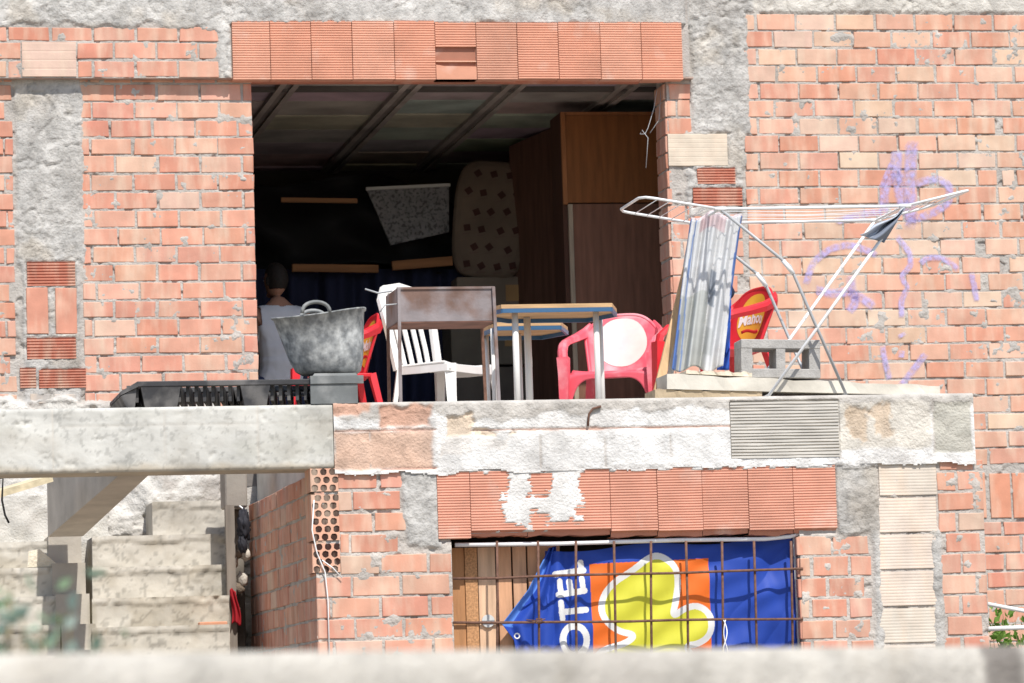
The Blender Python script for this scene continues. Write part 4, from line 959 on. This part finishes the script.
for nm, A0, B0 in (('left_wing', L0, wl), ('right_wing', L1, wr)):
    mb = MB(); 
    if nm == 'left_wing':
        tip = [A0, A0.lerp(B0, .9), B0 + dy * .02, B0 + dy * .12 + (B0 - A0) * .06, B0 + dy * .88 + (B0 - A0) * .06, B0 + dy * .98, A0.lerp(B0, .9) + dy, A0 + dy]
    else: tip = [A0, A0.lerp(B0, .92), B0 + dy * .04, B0 + dy * .3, A0.lerp(B0, .9) + dy * .9, A0.lerp(B0, .7) + dy, A0 + dy]
    mb.tube(tip, r_ * .9, 8)
    w_ = mb.build('folding_wing', MT['whitemetal'], t, o); mb = MB()
    for k in range(1, 6): q = k / 6; mb.tube([A0.lerp(B0, q), A0.lerp(B0, q) + dy * (1 if nm == 'left_wing' else (1 - .1 * q))], .0026, 5)
    mb.build('wires', MT['whitemetal'], w_, (0, 0, 0)); bpy.data.objects[-1] if False else None
for ch in [c for c in t.children if c.name.startswith('folding_wing')]:
    for g_ in ch.children: g_.location = -Vector(o)
fa = at(769, 396, RYf); fa.z = FLOOR_Z + .008; fb = at(846, 396, RYf); fb.z = FLOOR_Z + .008
mb = MB(); mb.tube([L1, fa, fa + dy, L1 + dy], r_ * 1.05, 8); mb.build('leg_frame', MT['whitemetal'], t, o)
kn = fl(790, 266)
mb = MB(); mb.tube([L0, kn.lerp(L0, .15), kn, fb.lerp(kn, .8), fb, fb + dy, fb.lerp(kn, .8) + dy, kn + dy, kn.lerp(L0, .15) + dy, L0 + dy], r_ * 1.05, 8); mb.build('leg_frame', MT['greymetal'], t, o)
mb = MB(); 
for dd_ in (Vector((0, 0, 0)), dy):
    for p_, q_ in ((kn.lerp(L0, .1), kn.lerp(fb, .06)), (L0 + Vector((-.03, 0, 0)), L0 + Vector((.03, 0, 0))), (L1 + Vector((-.03, 0, 0)), L1 + Vector((.03, 0, 0)))):
        mb = MB(); mb.tube([p_ + dd_, q_ + dd_], .012, 8); mb.build('joint_sleeve', MT['whitemetal'], t, o)
# hanging sheet
hb = at(716, 219, RYf + .25)
def sh(u, v, f=1):
    xt = 691 + 51 * u; xb = 672 + 51 * u; k = v ** .9
    x = xt * (1 - k) + xb * k; y = 219 + v * 150 + 3 * math.sin(u * 11)
    y += (-4 * (1 - v) * math.sin(u * math.pi))
    Y = RYf + .25 - .03 * math.sin(u * 17 + v * 2) * (.4 + v) - .012 * math.sin(u * 41 + v)
    return tuple(at(x, y, Y))
def shc(u, v):
    x = u + .03 * math.sin(v * 5)
    if x < .028 or x > .985: return (.14, .26, .62)
    if .10 < x < .13: return (.30, .42, .70)
    if .56 < x < .68 and .36 < v < .58: return (.42, .46, .52)
    if .50 < x < .70 and .72 < v < .9: return (.66, .68, .68)
    if x < .55 and v > .5: return (.62, .64, .62)
    if v < .1 and .2 < x < .7: return (.78, .66, .68)
    return (.80, .81, .82)
mb = MB(); mb.shell(sh, 70, 80, .003, colfn=shc)
def sh2(u, v): p = sh(u, v * .30); return (p[0] + .02, p[1] + .07 + .05 * v, p[2])
mb.shell(sh2, 40, 20, .003, (.78, .79, .8))
mb.shell(lambda u, v: tuple((np.array(sh(u, 0)) * (1 - v) + np.array(sh2(u, 0)) * v) + np.array([0, 0, .015 * math.sin(v * math.pi)])), 40, 6, .003, (.8, .7, .7))
tag(mb.build('hanging_sheet', MT['sheet'], None, at(700, 370, RYf + .25)), 'white sheet with blue borders and grey print draped over the left of the rack', 'sheet')
# small cloth at right end
def cl(u, v):
    x = 905 - 22 * v - 2 + (1 - u) * (-6 - 16 * v) + 3 * u; y = 206 + 35 * v * (.6 + .45 * u) + (1 - u) * 8
    return tuple(at(x + 3 * math.sin(v * 9) * (1 - u), y, RYf - .02 + .03 * math.sin(u * 9 + v * 6)))
mb = MB(); mb.shell(cl, 20, 30, .004, colfn=lambda u, v: (.55, .60, .68) if u < .45 else (.22, .25, .31))
tag(mb.build('grey_rag', MT['cloth'], None, at(890, 230, RYf)), 'small grey-blue rag clipped over the right joint of the drying rack', 'cloth')
# leaning planks
def plank(p0, p1, w, th, col, label, cat='plank', m='wood', up=(0, 1, 0), name='wooden_plank'):
    mb = MB(); mb.obox(p0, p1, w, th, up=up, col=col); o_ = mb.build(name, MT[m], None, p0); return tag(o_, label, cat)
a = at(655, 397, RYf + .28); a.z = FLOOR_Z + .004; b_ = at(698, 224, RYf + .52)
plank(a, b_, .045, .022, (.60, .40, .22), 'long brown wooden batten leaning on the drying rack beside the sheet')
a = at(664, 397, RYf + .33); a.z = FLOOR_Z + .004; plank(a, at(700, 232, RYf + .50), .03, .014, (.72, .70, .66), 'narrow whitish strip leaning behind the brown batten')
# boards under the block
bY0 = RYf + .06
def slab(x0, y0t, x1, y1t, y0b, y1b, Y, dep, col, label, m='woodh', name='wooden_board'):
    a = at(x0, y0t, Y); b_ = at(x1, y1t, Y); c = at(x0, y0b, Y); d = at(x1, y1b, Y); k = Vector((0, dep, 0))
    mb = MB(); n_ = 24; V = []
    for i in range(n_ + 1):
        q = i / n_; tp = a.lerp(b_, q); bo = c.lerp(d, q); wv = .004 * math.sin(q * 23) + .003 * math.sin(q * 51)
        V += [bo, bo + k, tp + k + Vector((0, 0, wv)), tp + Vector((0, wv, wv))]
    F = [(i * 4 + q, i * 4 + (q + 1) % 4, (i + 1) * 4 + (q + 1) % 4, (i + 1) * 4 + q) for i in range(n_) for q in range(4)] + [(3, 2, 1, 0), tuple(n_ * 4 + q for q in range(4))]
    mb.add(V, F, col); return tag(mb.build(name, MT[m], None, c), label, 'board')
slab(655, 389.5, 762, 391, 398, 396.5, bY0, .24, (.42, .33, .22), 'thin brown board lowest under the left end of the pale slab')
slab(667, 374, 940, 386, 389, 395.5, bY0 - .01, .26, (.64, .60, .52), 'long pale weathered slab carrying the cinder block', 'concrete', 'pale_slab')
slab(686, 370.5, 752, 372.5, 373.6, 376.8, bY0 + .02, .18, (.66, .58, .46), 'short thin board on top of the pale slab beneath the sheet')
# cinder block
cY = bY0 + .02; x0 = at(742, 355, cY).x; x1 = at(820, 355, cY).x; z0 = at(780, 378, cY).z; z1 = at(780, 339.5, cY).z
mb = MB(); D = .19; wl_ = .048; xm = (x0 + x1) / 2
rec = [(x0, x0 + .058), (xm - .024, xm + .024), (x1 - .058, x1)]
for (a, b_) in rec: mb.box((a, cY, z0 + wl_), (b_, cY + D, z1 - wl_))
mb.box((x0 - .001, cY - .002, z0), (x1 + .001, cY + D + .002, z0 + wl_), bev=.004); mb.box((x0 - .001, cY - .002, z1 - wl_), (x1 + .001, cY + D + .002, z1), bev=.004)
ob = mb.build('cinder_block', MT['block'], None, Vector((xm, cY + D / 2, z0))); ob.rotation_euler = (0, R(1.6), R(-3)); tag(ob, 'grey two-hole cinder block lying on the pale slab under the drying rack', 'concrete block')
# blue cloth & dark ball on red chair
o = at(727, 372, -2.35)
def bc(u, v): return tuple(at(719 + 12 * u - 2 * v, 300 + 70 * v, -2.42 + .03 * math.sin(u * 8 + v * 11)))
mb = MB(); mb.shell(bc, 16, 30, .004, (.04, .12, .50)); blob(mb, at(725, 292, -2.36), (.05, .05, .05), (.03, .035, .07), 9, 12, .3)
tag(mb.build('blue_cloth', MT['cloth'], None, o), 'blue cloth hanging between the sheet and the red armchair', 'cloth')

# ================================================================== room contents
# tall wardrobe
wy = 1.15; x0 = at(565, 250, wy).x; x1 = RX1 - .05; z1 = at(610, 112, wy).z; zs = at(610, 204, wy).z
o = Vector(((x0 + x1) / 2, wy, FLOOR_Z)); t = thing('wardrobe', o, 'tall brown wooden wardrobe against the right side of the dark room', 'wardrobe')
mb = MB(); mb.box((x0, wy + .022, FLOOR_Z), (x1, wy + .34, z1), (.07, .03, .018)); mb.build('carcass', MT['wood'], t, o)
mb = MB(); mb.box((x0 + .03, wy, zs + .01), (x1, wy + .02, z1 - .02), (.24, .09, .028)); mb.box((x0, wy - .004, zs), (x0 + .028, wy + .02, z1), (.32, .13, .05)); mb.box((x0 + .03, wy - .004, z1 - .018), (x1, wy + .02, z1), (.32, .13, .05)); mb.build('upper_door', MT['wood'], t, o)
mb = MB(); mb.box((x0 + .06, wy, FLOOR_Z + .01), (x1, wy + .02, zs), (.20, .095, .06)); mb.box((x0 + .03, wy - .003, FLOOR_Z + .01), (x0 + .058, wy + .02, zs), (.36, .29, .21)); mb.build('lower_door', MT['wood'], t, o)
# dark panel left of it
py_ = 2.3; a = at(523, 135, py_).x; b_ = at(556, 135, py_).x
mb = MB(); zt_ = at(548, 126, py_).z
mb.hexa([(a, py_ + .5, FLOOR_Z), (b_, py_, FLOOR_Z), (b_ + .03, py_ + .03, FLOOR_Z), (a + .03, py_ + .53, FLOOR_Z), (a, py_ + .5, zt_ - .06), (b_, py_, zt_), (b_ + .03, py_ + .03, zt_), (a + .03, py_ + .53, zt_ - .06)], (.13, .065, .045))
tag(mb.build('wood_panel', MT['wood'], None, (a, py_, FLOOR_Z)), 'dark brown panel propped upright between mattress and wardrobe', 'panel')
# boxes stacked under the mattress
k = 0
for (x0, y0, x1, y1, Y, c, lab) in ((458, 276, 524, 318, 2.75, (.22, .18, .14), 'dull brown cardboard box directly beneath the patterned mattress'), (452, 319, 528, 365, 2.7, (.17, .15, .12), 'middle dark cardboard box in the pile under the mattress'), (448, 366, 530, 420, 2.65, (.14, .12, .1), 'lowest dark cardboard box in the pile under the mattress')):
    a = at(x0, y1, Y); b_ = at(x1, y0, Y); z0 = a.z if y1 < 420 else FLOOR_Z
    mb = MB(); mb.box((a.x, Y, z0), (b_.x, Y + .5, b_.z - .003), c, bev=.006); mb.box(((a.x + b_.x) / 2 + .1, Y - .003, (z0 + b_.z) / 2 - .03), ((a.x + b_.x) / 2 + .2, Y - .0005, (z0 + b_.z) / 2 + .08), (.42, .26, .12)); mb.box((a.x + .01, Y + .23, b_.z - .003), (b_.x - .01, Y + .27, b_.z - .001), (.3, .24, .16)); tag(mb.build('cardboard_box', MT['dark'], None, (a.x, Y, z0)), lab, 'box', 'boxes piled in the room')
# mattress
my = 2.72; mc = at(487, 275, my)
def matx(u, v):     # superellipse front outline
    return None
o = Vector((mc.x, my, at(487, 276, my).z)); t = thing('patterned_mattress', o, 'cream mattress printed with dark squares standing on boxes in the dark room', 'mattress'); t.rotation_euler = (R(-7), R(5), R(-8))
Wm = .245; Hm = at(487, 156, my).z - o.z
mb = MB(); n_ = 48; V = []
def outl_(k, off):
    a = 2 * math.pi * k / n_; ca, sa = math.cos(a), math.sin(a); e = 2 / 4.2
    return ((Wm - off) * math.copysign(abs(ca) ** e, ca) * (1 - .10 * (sa > 0) * sa), Hm / 2 + (Hm / 2 - off) * math.copysign(abs(sa) ** e, sa))
rings = [(.12, -.0), (.05, .004), (.015, .02), (0, .045), (0, .10), (.015, .125), (.05, .145), (.12, .15)]
for off, y in rings:
    for k in range(n_): x, z = outl_(k, off); V.append((x, y, z))
F = [tuple(range(n_)), tuple((len(rings) - 1) * n_ + k for k in range(n_ - 1, -1, -1))] + [(r_ * n_ + k, r_ * n_ + (k + 1) % n_, (r_ + 1) * n_ + (k + 1) % n_, (r_ + 1) * n_ + k) for r_ in range(len(rings) - 1) for k in range(n_)]
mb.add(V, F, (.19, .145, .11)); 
for i in range(4):
    for j in range(6):
        x = -.15 + i * .11 + (.05 if j % 2 else 0); z = .07 + j * .125
        if z > Hm - .06 or abs(x) > .2: continue
        x += random.uniform(-.015, .015); z += random.uniform(-.012, .012); an = random.uniform(.2, .8); c_, s_ = math.cos(an), math.sin(an); q = [(x + c_ * a - s_ * b, -.0035, z + s_ * a + c_ * b) for a, b in ((-.022, -.022), (.022, -.022), (.022, .022), (-.022, .022))]
        mb.add(q, [(0, 1, 2, 3)], (.07, .03, .025)); q = [(x + .0 + a, -.0035, z - .045 + b) for a, b in ((-.03, -.004), (.03, .006), (.03, .012), (-.03, .002))]; mb.add(q, [(0, 1, 2, 3)], (.18, .12, .1))
mb.build('mattress_body', MT['dark'], t)
# speckled board
sY = 3.0; mb = MB(); q = [(367, 190), (449, 186), (449, 232), (391, 245)]; fr_p = [at(*p, sY) for p in q]; bk_p = [p + Vector((0, .03, 0)) for p in fr_p]
mb.add(fr_p + bk_p, [(0, 3, 2, 1), (4, 5, 6, 7), (0, 1, 5, 4), (1, 2, 6, 5), (2, 3, 7, 6), (3, 0, 4, 7)]); t = thing('speckled_panel', fr_p[3], 'grey speckled board with white top edge propped high at the back of the room', 'board'); mb.build('panel', MT['speck'], t, fr_p[3])
mb = MB(); mb.obox(at(366, 189, sY - .01), at(450, 185, sY - .01), .03, .02, col=(.6, .6, .58)); mb.build('edge_strip', MT['plastic'], t, fr_p[3])
# shelf stack carrying it (dark plastic-covered heap)
def heap(u, v): return tuple(at(232 + 250 * u, 268 - 88 * v * (1 - .25 * sm(.6, 1, u)) + 6 * math.sin(u * 9), 3.15 + .12 * math.sin(u * 14 + v * 5) + .08 * math.sin(v * 9) + .3 * v))
mb = MB(); mb.shell(heap, 60, 30, .01, (.018, .018, .02)); tag(mb.build('black_tarp', MT['dull'], None, at(330, 268, 3.2)), 'crumpled black plastic tarp hung across the back of the room', 'tarp')
def cur(u, v): return tuple(at(225 + 260 * u, 269 + 185 * v, 3.0 + .05 * math.sin(u * 40 + v) + .02 * math.sin(u * 93)))
mb = MB(); mb.shell(cur, 160, 12, .006, (.025, .03, .07)); tag(mb.build('navy_curtain', MT['cloth'], None, at(330, 440, 3)), 'navy blue curtain hanging below the wooden rails in the dark room', 'curtain')
plank(at(281, 200, 2.9), at(357, 201, 2.9), .03, .03, (.34, .17, .08), 'short thin wooden strip high in front of the black tarp', m='woodh', up=(0, 0, 1))
plank(at(292, 268, 2.85), at(378, 269, 2.85), .04, .05, (.30, .14, .06), 'left wooden rail along the top of the navy curtain', m='woodh', up=(0, 0, 1))
plank(at(392, 266, 2.85), at(452, 261, 2.85), .04, .06, (.30, .14, .06), 'right wooden rail below the speckled board', m='woodh', up=(0, 0, 1))
# rods: hanging cable at the jamb
mb = MB(); p = at(657, 90, .06); mb.tube([p, at(654, 108, .06), at(648, 128, .06), at(645, 134, .06), at(640, 134, .06), at(642, 130, .06), at(648, 138, .06), at(646, 168, .06)], .0025, 5); mb.tube([at(661, 90, .08), at(659, 120, .08), at(650, 133, .08)], .0025, 5)
tag(mb.build('loose_wire', MT['greymetal'], None, p), 'thin loose wire hanging from the lintel by the right jamb', 'wire')

# ================================================================== person
def skin(verts, edges, rad, root=0, sub=2):
    me = bpy.data.meshes.new('s'); me.from_pydata([tuple(v) for v in verts], edges, []); ob = bpy.data.objects.new('s', me); COL.objects.link(ob)
    ob.modifiers.new('k', 'SKIN'); 
    for i, r_ in enumerate(rad):
        s_ = me.skin_vertices[0].data[i]; s_.radius = r_ if hasattr(r_, '__len__') else (r_, r_); s_.use_root = (i == root)
    m_ = ob.modifiers.new('u', 'SUBSURF'); m_.levels = sub; m_.render_levels = sub
    dg = bpy.context.evaluated_depsgraph_get(); e = bpy.data.meshes.new_from_object(ob.evaluated_get(dg)); v = [tuple(q.co) for q in e.vertices]; f = [tuple(p.vertices) for p in e.polygons]
    bpy.data.objects.remove(ob); return v, f
def remesh(mb, vox, smooth_it=4):
    ob = mb.build('r', MT['skin']); m_ = ob.modifiers.new('r', 'REMESH'); m_.mode = 'VOXEL'; m_.voxel_size = vox; k = ob.modifiers.new('s', 'SMOOTH'); k.iterations = smooth_it; k.factor = .5
    dg = bpy.context.evaluated_depsgraph_get(); e = bpy.data.meshes.new_from_object(ob.evaluated_get(dg)); v = np.array([tuple(q.co) for q in e.vertices]); f = [tuple(p.vertices) for p in e.polygons]
    bpy.data.objects.remove(ob); r_ = MB(); r_.add(v, f, (1, 1, 1), 0, True); return r_
# local: +Y = forward, seated, origin on the floor
body = MB()
tor = [(0, 0, .50), (0, -.03, .66), (0, -.05, .85), (0, -.045, 1.00), (0, -.02, 1.10), (0, .0, 1.17)]
for s in (-1, 1): pass
verts = tor + [(-.17, -.045, 1.03), (.17, -.045, 1.03), (-.225, -.01, .80), (.225, -.01, .80), (-.17, .22, .66), (.17, .22, .66), (-.09, .02, .50), (.09, .02, .50), (-.13, .42, .52), (.13, .42, .52), (-.14, .46, .09), (.14, .46, .09), (-.15, .60, .04), (.15, .60, .04)]
edges = [(0, 1), (1, 2), (2, 3), (3, 4), (4, 5), (3, 6), (3, 7), (6, 8), (7, 9), (8, 10), (9, 11), (0, 12), (0, 13), (12, 14), (13, 15), (14, 16), (15, 17), (16, 18), (17, 19)]
rad = [(.15, .115), (.135, .10), (.155, .11), (.16, .10), (.085, .07), (.058, .06), .062, .062, .047, .047, .030, .030, .095, .095, .068, .068, .042, .042, .035, .035]
v, f = skin(verts, edges, rad); body.add(v, f, smooth=True)
HF = Vector((-.25, .97, 0)).normalized(); HR = Vector((HF.y, -HF.x, 0)); hc = Vector((0, .015, 1.28))
def ell(mb, c, r_, ax=(HR, HF, Vector((0, 0, 1))), n=14, fn=None, col=(1, 1, 1)):
    V = []; F = []; m = n * 2
    for j in range(n + 1):
        th = math.pi * j / n
        for i in range(m):
            ph = math.pi * i / n; d = Vector((math.sin(th) * math.cos(ph), math.sin(th) * math.sin(ph), math.cos(th)))
            q = Vector((d.x * r_[0], d.y * r_[1], d.z * r_[2]))
            if fn: q = fn(q, d)
            V.append(c + ax[0] * q.x + ax[1] * q.y + ax[2] * q.z)
    for j in range(n):
        for i in range(m): F.append((j * m + i, (j + 1) * m + i, (j + 1) * m + (i + 1) % m, j * m + (i + 1) % m))
    mb.add(V, F, col, 0, True)
def hfn(q, d):
    if d.z < 0: q.x *= 1 - .22 * (-d.z); q.y += .012 * (-d.z)
    if d.y > .2 and abs(d.z) < .6: q.y -= .006
    return q
ell(body, hc, (.076, .096, .118), fn=hfn); ell(body, hc + HF * .096 + Vector((0, 0, -.015)), (.014, .022, .024)); ell(body, hc + HF * .085 + Vector((0, 0, .022)), (.05, .014, .008)); ell(body, hc + HF * .088 + Vector((0, 0, -.055)), (.026, .01, .006)); ell(body, hc + HF * .088 + Vector((0, 0, -.066)), (.022, .01, .006)); ell(body, hc + HF * .07 + Vector((0, 0, -.095)), (.03, .025, .018))
for s in (-1, 1): ell(body, hc + HR * s * .077 + HF * -.005 + Vector((0, 0, -.01)), (.008, .018, .032))
for s in (-1, 1):    # hands resting on the knees
    w = Vector((s * .17, .22, .66)); d = Vector((-s * .15, .9, -.35)).normalized(); sd = Vector((1, 0, 0)) * s; pc = w + d * .07
    ell(body, pc, (.040, .048, .016), ax=(sd, d, sd.cross(d) * s))
    for k, (off, ln) in enumerate(((-.030, .066), (-.010, .076), (.010, .072), (.030, .056))):
        b0 = pc + sd * off * .9 + d * .030; b1 = b0 + d * ln * .45 + Vector((0, 0, .004)); b2 = b1 + (d + Vector((0, 0, -.6))).normalized() * ln * .35; b3 = b2 + (d + Vector((0, 0, -1.5))).normalized() * ln * .3
        vv, ff = skin([b0, b1, b2, b3], [(0, 1), (1, 2), (2, 3)], [.0095, .009, .0085, .007], 0, 1); body.add(vv, ff, smooth=True)
    b0 = pc - sd * .03 - d * .02; b1 = b0 - sd * .028 + d * .022; b2 = b1 - sd * .008 + d * .028
    vv, ff = skin([b0, b1, b2], [(0, 1), (1, 2)], [.012, .0105, .009], 0, 1); body.add(vv, ff, smooth=True)
RB = remesh(body, .0065, 5)
pY = 1.25; pY = 1.35; po = at(279, 300, pY); person = thing('person', (at(277, 300, pY).x, pY, FLOOR_Z), 'short-haired person in grey-blue sleeveless top sitting with back turned in dark room', 'person')
scl = 1.0
person.rotation_euler = (0, 0, R(12)); person.scale = (.93, .93, .93); person.location.z -= .02
bod = RB.build('body', MT['skin'], person)
BV = np.concatenate(RB.V); BL = RB.L[0]; BN = RB.N[0]; st0 = np.concatenate([[0], np.cumsum(BN)[:-1]])
def cut(name, sel, off, col, matn, parent, wr=0):
    Fs = [tuple(BL[a:a + n_]) for a, n_ in zip(st0, BN)]
    nr = np.zeros_like(BV)
    for f_ in Fs:
        q = BV[list(f_[:3])]; n_ = np.cross(q[1] - q[0], q[2] - q[0]); 
        for k_ in f_: nr[k_] += n_
    nr /= np.linalg.norm(nr, axis=1, keepdims=True) + 1e-12
    keepf = [f_ for f_ in Fs if sel(BV[list(f_)].mean(0))]
    used = sorted({k_ for f_ in keepf for k_ in f_}); mp = {k_: i_ for i_, k_ in enumerate(used)}
    P = BV[used]; extra = wr * (.5 + .5 * np.sin(P[:, 2] * 55 + 3 * fbm(P[:, 0], P[:, 2], 9, 3, 700)))
    V_ = P + nr[used] * (off + extra)[:, None] if wr else P + nr[used] * off
    m_ = MB(); m_.add(V_, [tuple(mp[k_] for k_ in f_) for f_ in keepf], col, 0, True); o_ = m_.build(name, matn, parent)
    sd_ = o_.modifiers.new('thickness', 'SOLIDIFY'); sd_.thickness = .003; return o_
cut('tank_top', lambda c_: .52 < c_[2] < 1.095 - .3 * max(0, .03 - abs(c_[0])) and abs(c_[0]) < (.150 if c_[2] > .96 else .172) and not (c_[1] > .10 and c_[2] > .58) and c_[1] < .16, .008, (.72, .74, .78), MT['cloth'], person, .006)
mb = MB(); v, f = skin([(0, 0, .50), (-.09, .03, .50), (.09, .03, .50), (-.13, .42, .52), (.13, .42, .52), (-.14, .455, .12), (.14, .455, .12)], [(0, 1), (0, 2), (1, 3), (2, 4), (3, 5), (4, 6)], [(.165, .13), .108, .108, .082, .082, .065, .065]); mb.add(v, f, (.04, .05, .10), 0, True); mb.build('trousers', MT['cloth'], person)
cut('hair', lambda c_: (lambda q: q.dot(Vector((0, 0, 1))) > (-.062 if q.dot(HF) < -.01 else .045 + .25 * max(0, q.dot(HF) - .02)) and abs(q.dot(HR)) < .12)(Vector(c_) - hc) and c_[2] > 1.2, .004, (1, 1, 1), MT['hair'], person)
for s in (-1, 1):
    mb = MB(); ell(mb, hc + HR * s * .031 + HF * .083 + Vector((0, 0, .006)), (.012, .010, .009), col=(.75, .72, .7)); ell(mb, hc + HR * s * .031 + HF * .0915 + Vector((0, 0, .006)), (.005, .003, .005), col=(.05, .03, .02)); mb.build('eye', MT['plastic'], person)
    mb = MB(); ell(mb, Vector((s * .148, .54, .04)), (.045, .13, .04), ax=(Vector((1, 0, 0)), Vector((0, 1, 0)), Vector((0, 0, 1))), col=(.05, .05, .05)); mb.build('shoe', MT['plastic'], person)
# stool under the person
t = thing('wooden_stool', person.location, 'low dark wooden stool beneath the seated person', 'stool'); t.rotation_euler = (0, 0, R(12)); t.scale = (.93, .93, .93); t.location.z = FLOOR_Z
mb = MB(); mb.box((-.17, -.15, .35), (.17, .15, .385), (.2, .12, .07), bev=.005); mb.build('seat', MT['wood'], t)
for s in (-1, 1):
    for q in (-1, 1): mb = MB(); mb.obox((s * .13, q * .11, .35), (s * .15, q * .13, 0), .035, .035, up=(0, 1, 0), col=(.2, .12, .07)); mb.build('leg', MT['wood'], t)

# ================================================================== foreground wall and plants
h = .118
def fgp(x): 
    hz = 749 - (x + 227) * .0327
    yy = 655 if x < 512 else 655 - (x - 512) * .018
    return along(x, yy, h * F_PX / (hz - yy))
pa = fgp(-150); pb = fgp(1180); zf = max(pa.z, pb.z)
pa.z = pb.z = CAM.z + h
U_ = (pb - pa); Lw = U_.length; Un = U_ / Lw; Nn = Vector((Un.y, -Un.x, 0))
FW = Frame((pa.x, pa.y, 0), tuple(Un), tuple(Nn)); mb = MB()
def fn_w(U, Z):
    hgt = fbm(U, Z, 6, 4, 601) * .01; c = np.tile(np.array([.55, .52, .465]), U.shape + (1,)); k = sm(.0, .4, fbm(U, Z, 5, 4, 602)); c = lerp3(c, (.38, .34, .28), k * .8)
    st_ = rmask(U, Z, (stx0, stx1, 1.2, 2.4), s=605, nz=.02); c = lerp3(c, (.22, .20, .18), st_)
    return hgt - sm(pa.z - .02, pa.z, Z) * .01, c, np.ones_like(U, bool)
def onU(x): p = fgp(x); return (p - pa).dot(Un)
stx0, stx1 = onU(918), onU(968)
hfield(mb, FW, (0, Lw, 0, pa.z), .02, fn_w)
w2 = -Nn * .15
mb.hexa([Vector((pa.x, pa.y, 0)) - Nn * .012, Vector((pb.x, pb.y, 0)) - Nn * .012, Vector((pb.x, pb.y, 0)) + w2, Vector((pa.x, pa.y, 0)) + w2, pa - Nn * .012 - Vector((0, 0, .003)), pb - Nn * .012 - Vector((0, 0, .003)), pb + w2, pa + w2], (.62, .59, .52))
fw = mb.build('foreground_wall', MT['cement'], None, (pa.x, pa.y, 0)); tag(fw, 'pale blurred concrete wall top running across the bottom foreground', 'wall')
def leafplant(name, base, tips, nleaf, lsz, cols, label, stemr=.006, cat='plant'):
    t = thing(name, base, label, cat); mb = MB(); lf = MB()
    for tip in tips:
        tip = Vector(tip); b0 = Vector(base); mid_ = b0.lerp(tip, .5) + Vector((random.uniform(-.08, .08), random.uniform(-.05, .05), .0)); pts = [b0.lerp(mid_, q) for q in (0, .5)] + [mid_] + [mid_.lerp(tip, q) for q in (.5, 1)]
        mb.tube(pts, stemr, 5, col=(.15, .12, .06), scale=[1.2, 1, .8, .6, .3])
        for k in range(nleaf):
            q = 1 - random.random() ** 1.5 * .35; p = (mid_.lerp(tip, (q - .5) * 2)) + Vector([random.gauss(0, lsz * 1.1) for _ in range(3)])
            d = Vector([random.gauss(0, 1) for _ in range(3)]).normalized(); u = d.cross(Vector((random.random(), random.random(), .3))).normalized(); L = lsz * random.uniform(.7, 1.3); W_ = L * .28
            n2 = d.cross(u) * L * .1
            lf.add([p, p + d * L * .5 + u * W_ + n2, p + d * L, p + d * L * .5 - u * W_ + n2], [(0, 1, 2), (0, 2, 3)], random.choice(cols))
    mb.build('stem', MT['wood'], t, base); lf.build('foliage', MT['leaf'], t, base); return t
GC = [(.42, .55, .38), (.5, .62, .5), (.55, .64, .54), (.3, .42, .25)]
gd = 6.3
tips = [along(x, y, gd) for x, y in ((8, 600), (22, 615), (38, 632), (5, 630), (-15, 605), (46, 612), (12, 580), (30, 640), (70, 604), (92, 602), (60, 612), (-5, 650), (15, 655))]
b_ = along(10, 700, gd); leafplant('garden_plant', Vector((b_.x, b_.y, 0)), tips, 20, .045, GC, 'blurred pale green plant rising behind the foreground wall at left')
tips = [at(x, y, -1.4) for x, y in ((992, 622), (1003, 614), (1015, 620), (1024, 615), (1010, 632), (1035, 618), (1000, 636), (1020, 634), (990, 640), (1045, 628))]
b_ = at(1025, 650, -1.4); leafplant('leafy_shrub', Vector((b_.x, -1.4, 0)), tips, 40, .05, [(.16, .34, .05), (.24, .42, .09), (.12, .24, .04)], 'small bright green shrub at the foot of the right brick wall')
mb = MB(); mb.tube([at(988, 604, -1.7), at(1030, 612, -1.7), at(1090, 622, -1.7)], .012, 7); mb.tube([at(985, 629, -1.65), at(1030, 627, -1.65), at(1090, 632, -1.65)], .014, 7); mb.tube([at(1060, 600, -1.67), at(1060, 760, -1.67)], .014, 7)
tag(mb.build('white_pipe_rail', MT['whitemetal'], None, at(1060, 760, -1.67)), 'thin white pipes crossing in front of the green shrub at the right edge', 'pipe')

# ================================================================== light, world, camera
EL, AZ = R(54), R(169)          # azimuth from +Y towards +X
sd = Vector((math.sin(AZ) * math.cos(EL), math.cos(AZ) * math.cos(EL), math.sin(EL)))
su = bpy.data.lights.new('sun', 'SUN'); su.energy = 5.0; su.angle = R(.53); su.color = (1, .955, .89); so_ = bpy.data.objects.new('sun', su); COL.objects.link(so_)
so_.rotation_euler = sd.to_track_quat('Z', 'Y').to_euler(); so_.location = (5, -10, 20)
w = bpy.data.worlds.new('World'); scn.world = w; w.use_nodes = True; nt = w.node_tree; bg = nt.nodes['Background']
sk = nt.nodes.new('ShaderNodeTexSky'); sk.sky_type = 'NISHITA'; sk.sun_disc = False; sk.sun_elevation = EL; sk.sun_rotation = AZ; nt.links.new(sk.outputs[0], bg.inputs[0]); bg.inputs[1].default_value = .15
cd = bpy.data.cameras.new('camera'); cam = bpy.data.objects.new('camera', cd); COL.objects.link(cam); cam.matrix_world = Matrix.Translation(CAM) @ M.to_4x4()
cd.sensor_width = 36; cd.lens = F_PX / 1024 * 36; cd.clip_end = 1000; cd.clip_start = .1
cd.dof.use_dof = True; cd.dof.focus_distance = 20.6; cd.dof.aperture_fstop = 5.6
scn.camera = cam
scn.view_settings.view_transform = 'Standard'; scn.view_settings.look = 'None'; scn.view_settings.gamma = 1; scn.view_settings.exposure = 0.0
scn.render.resolution_x = 1024; scn.render.resolution_y = 683
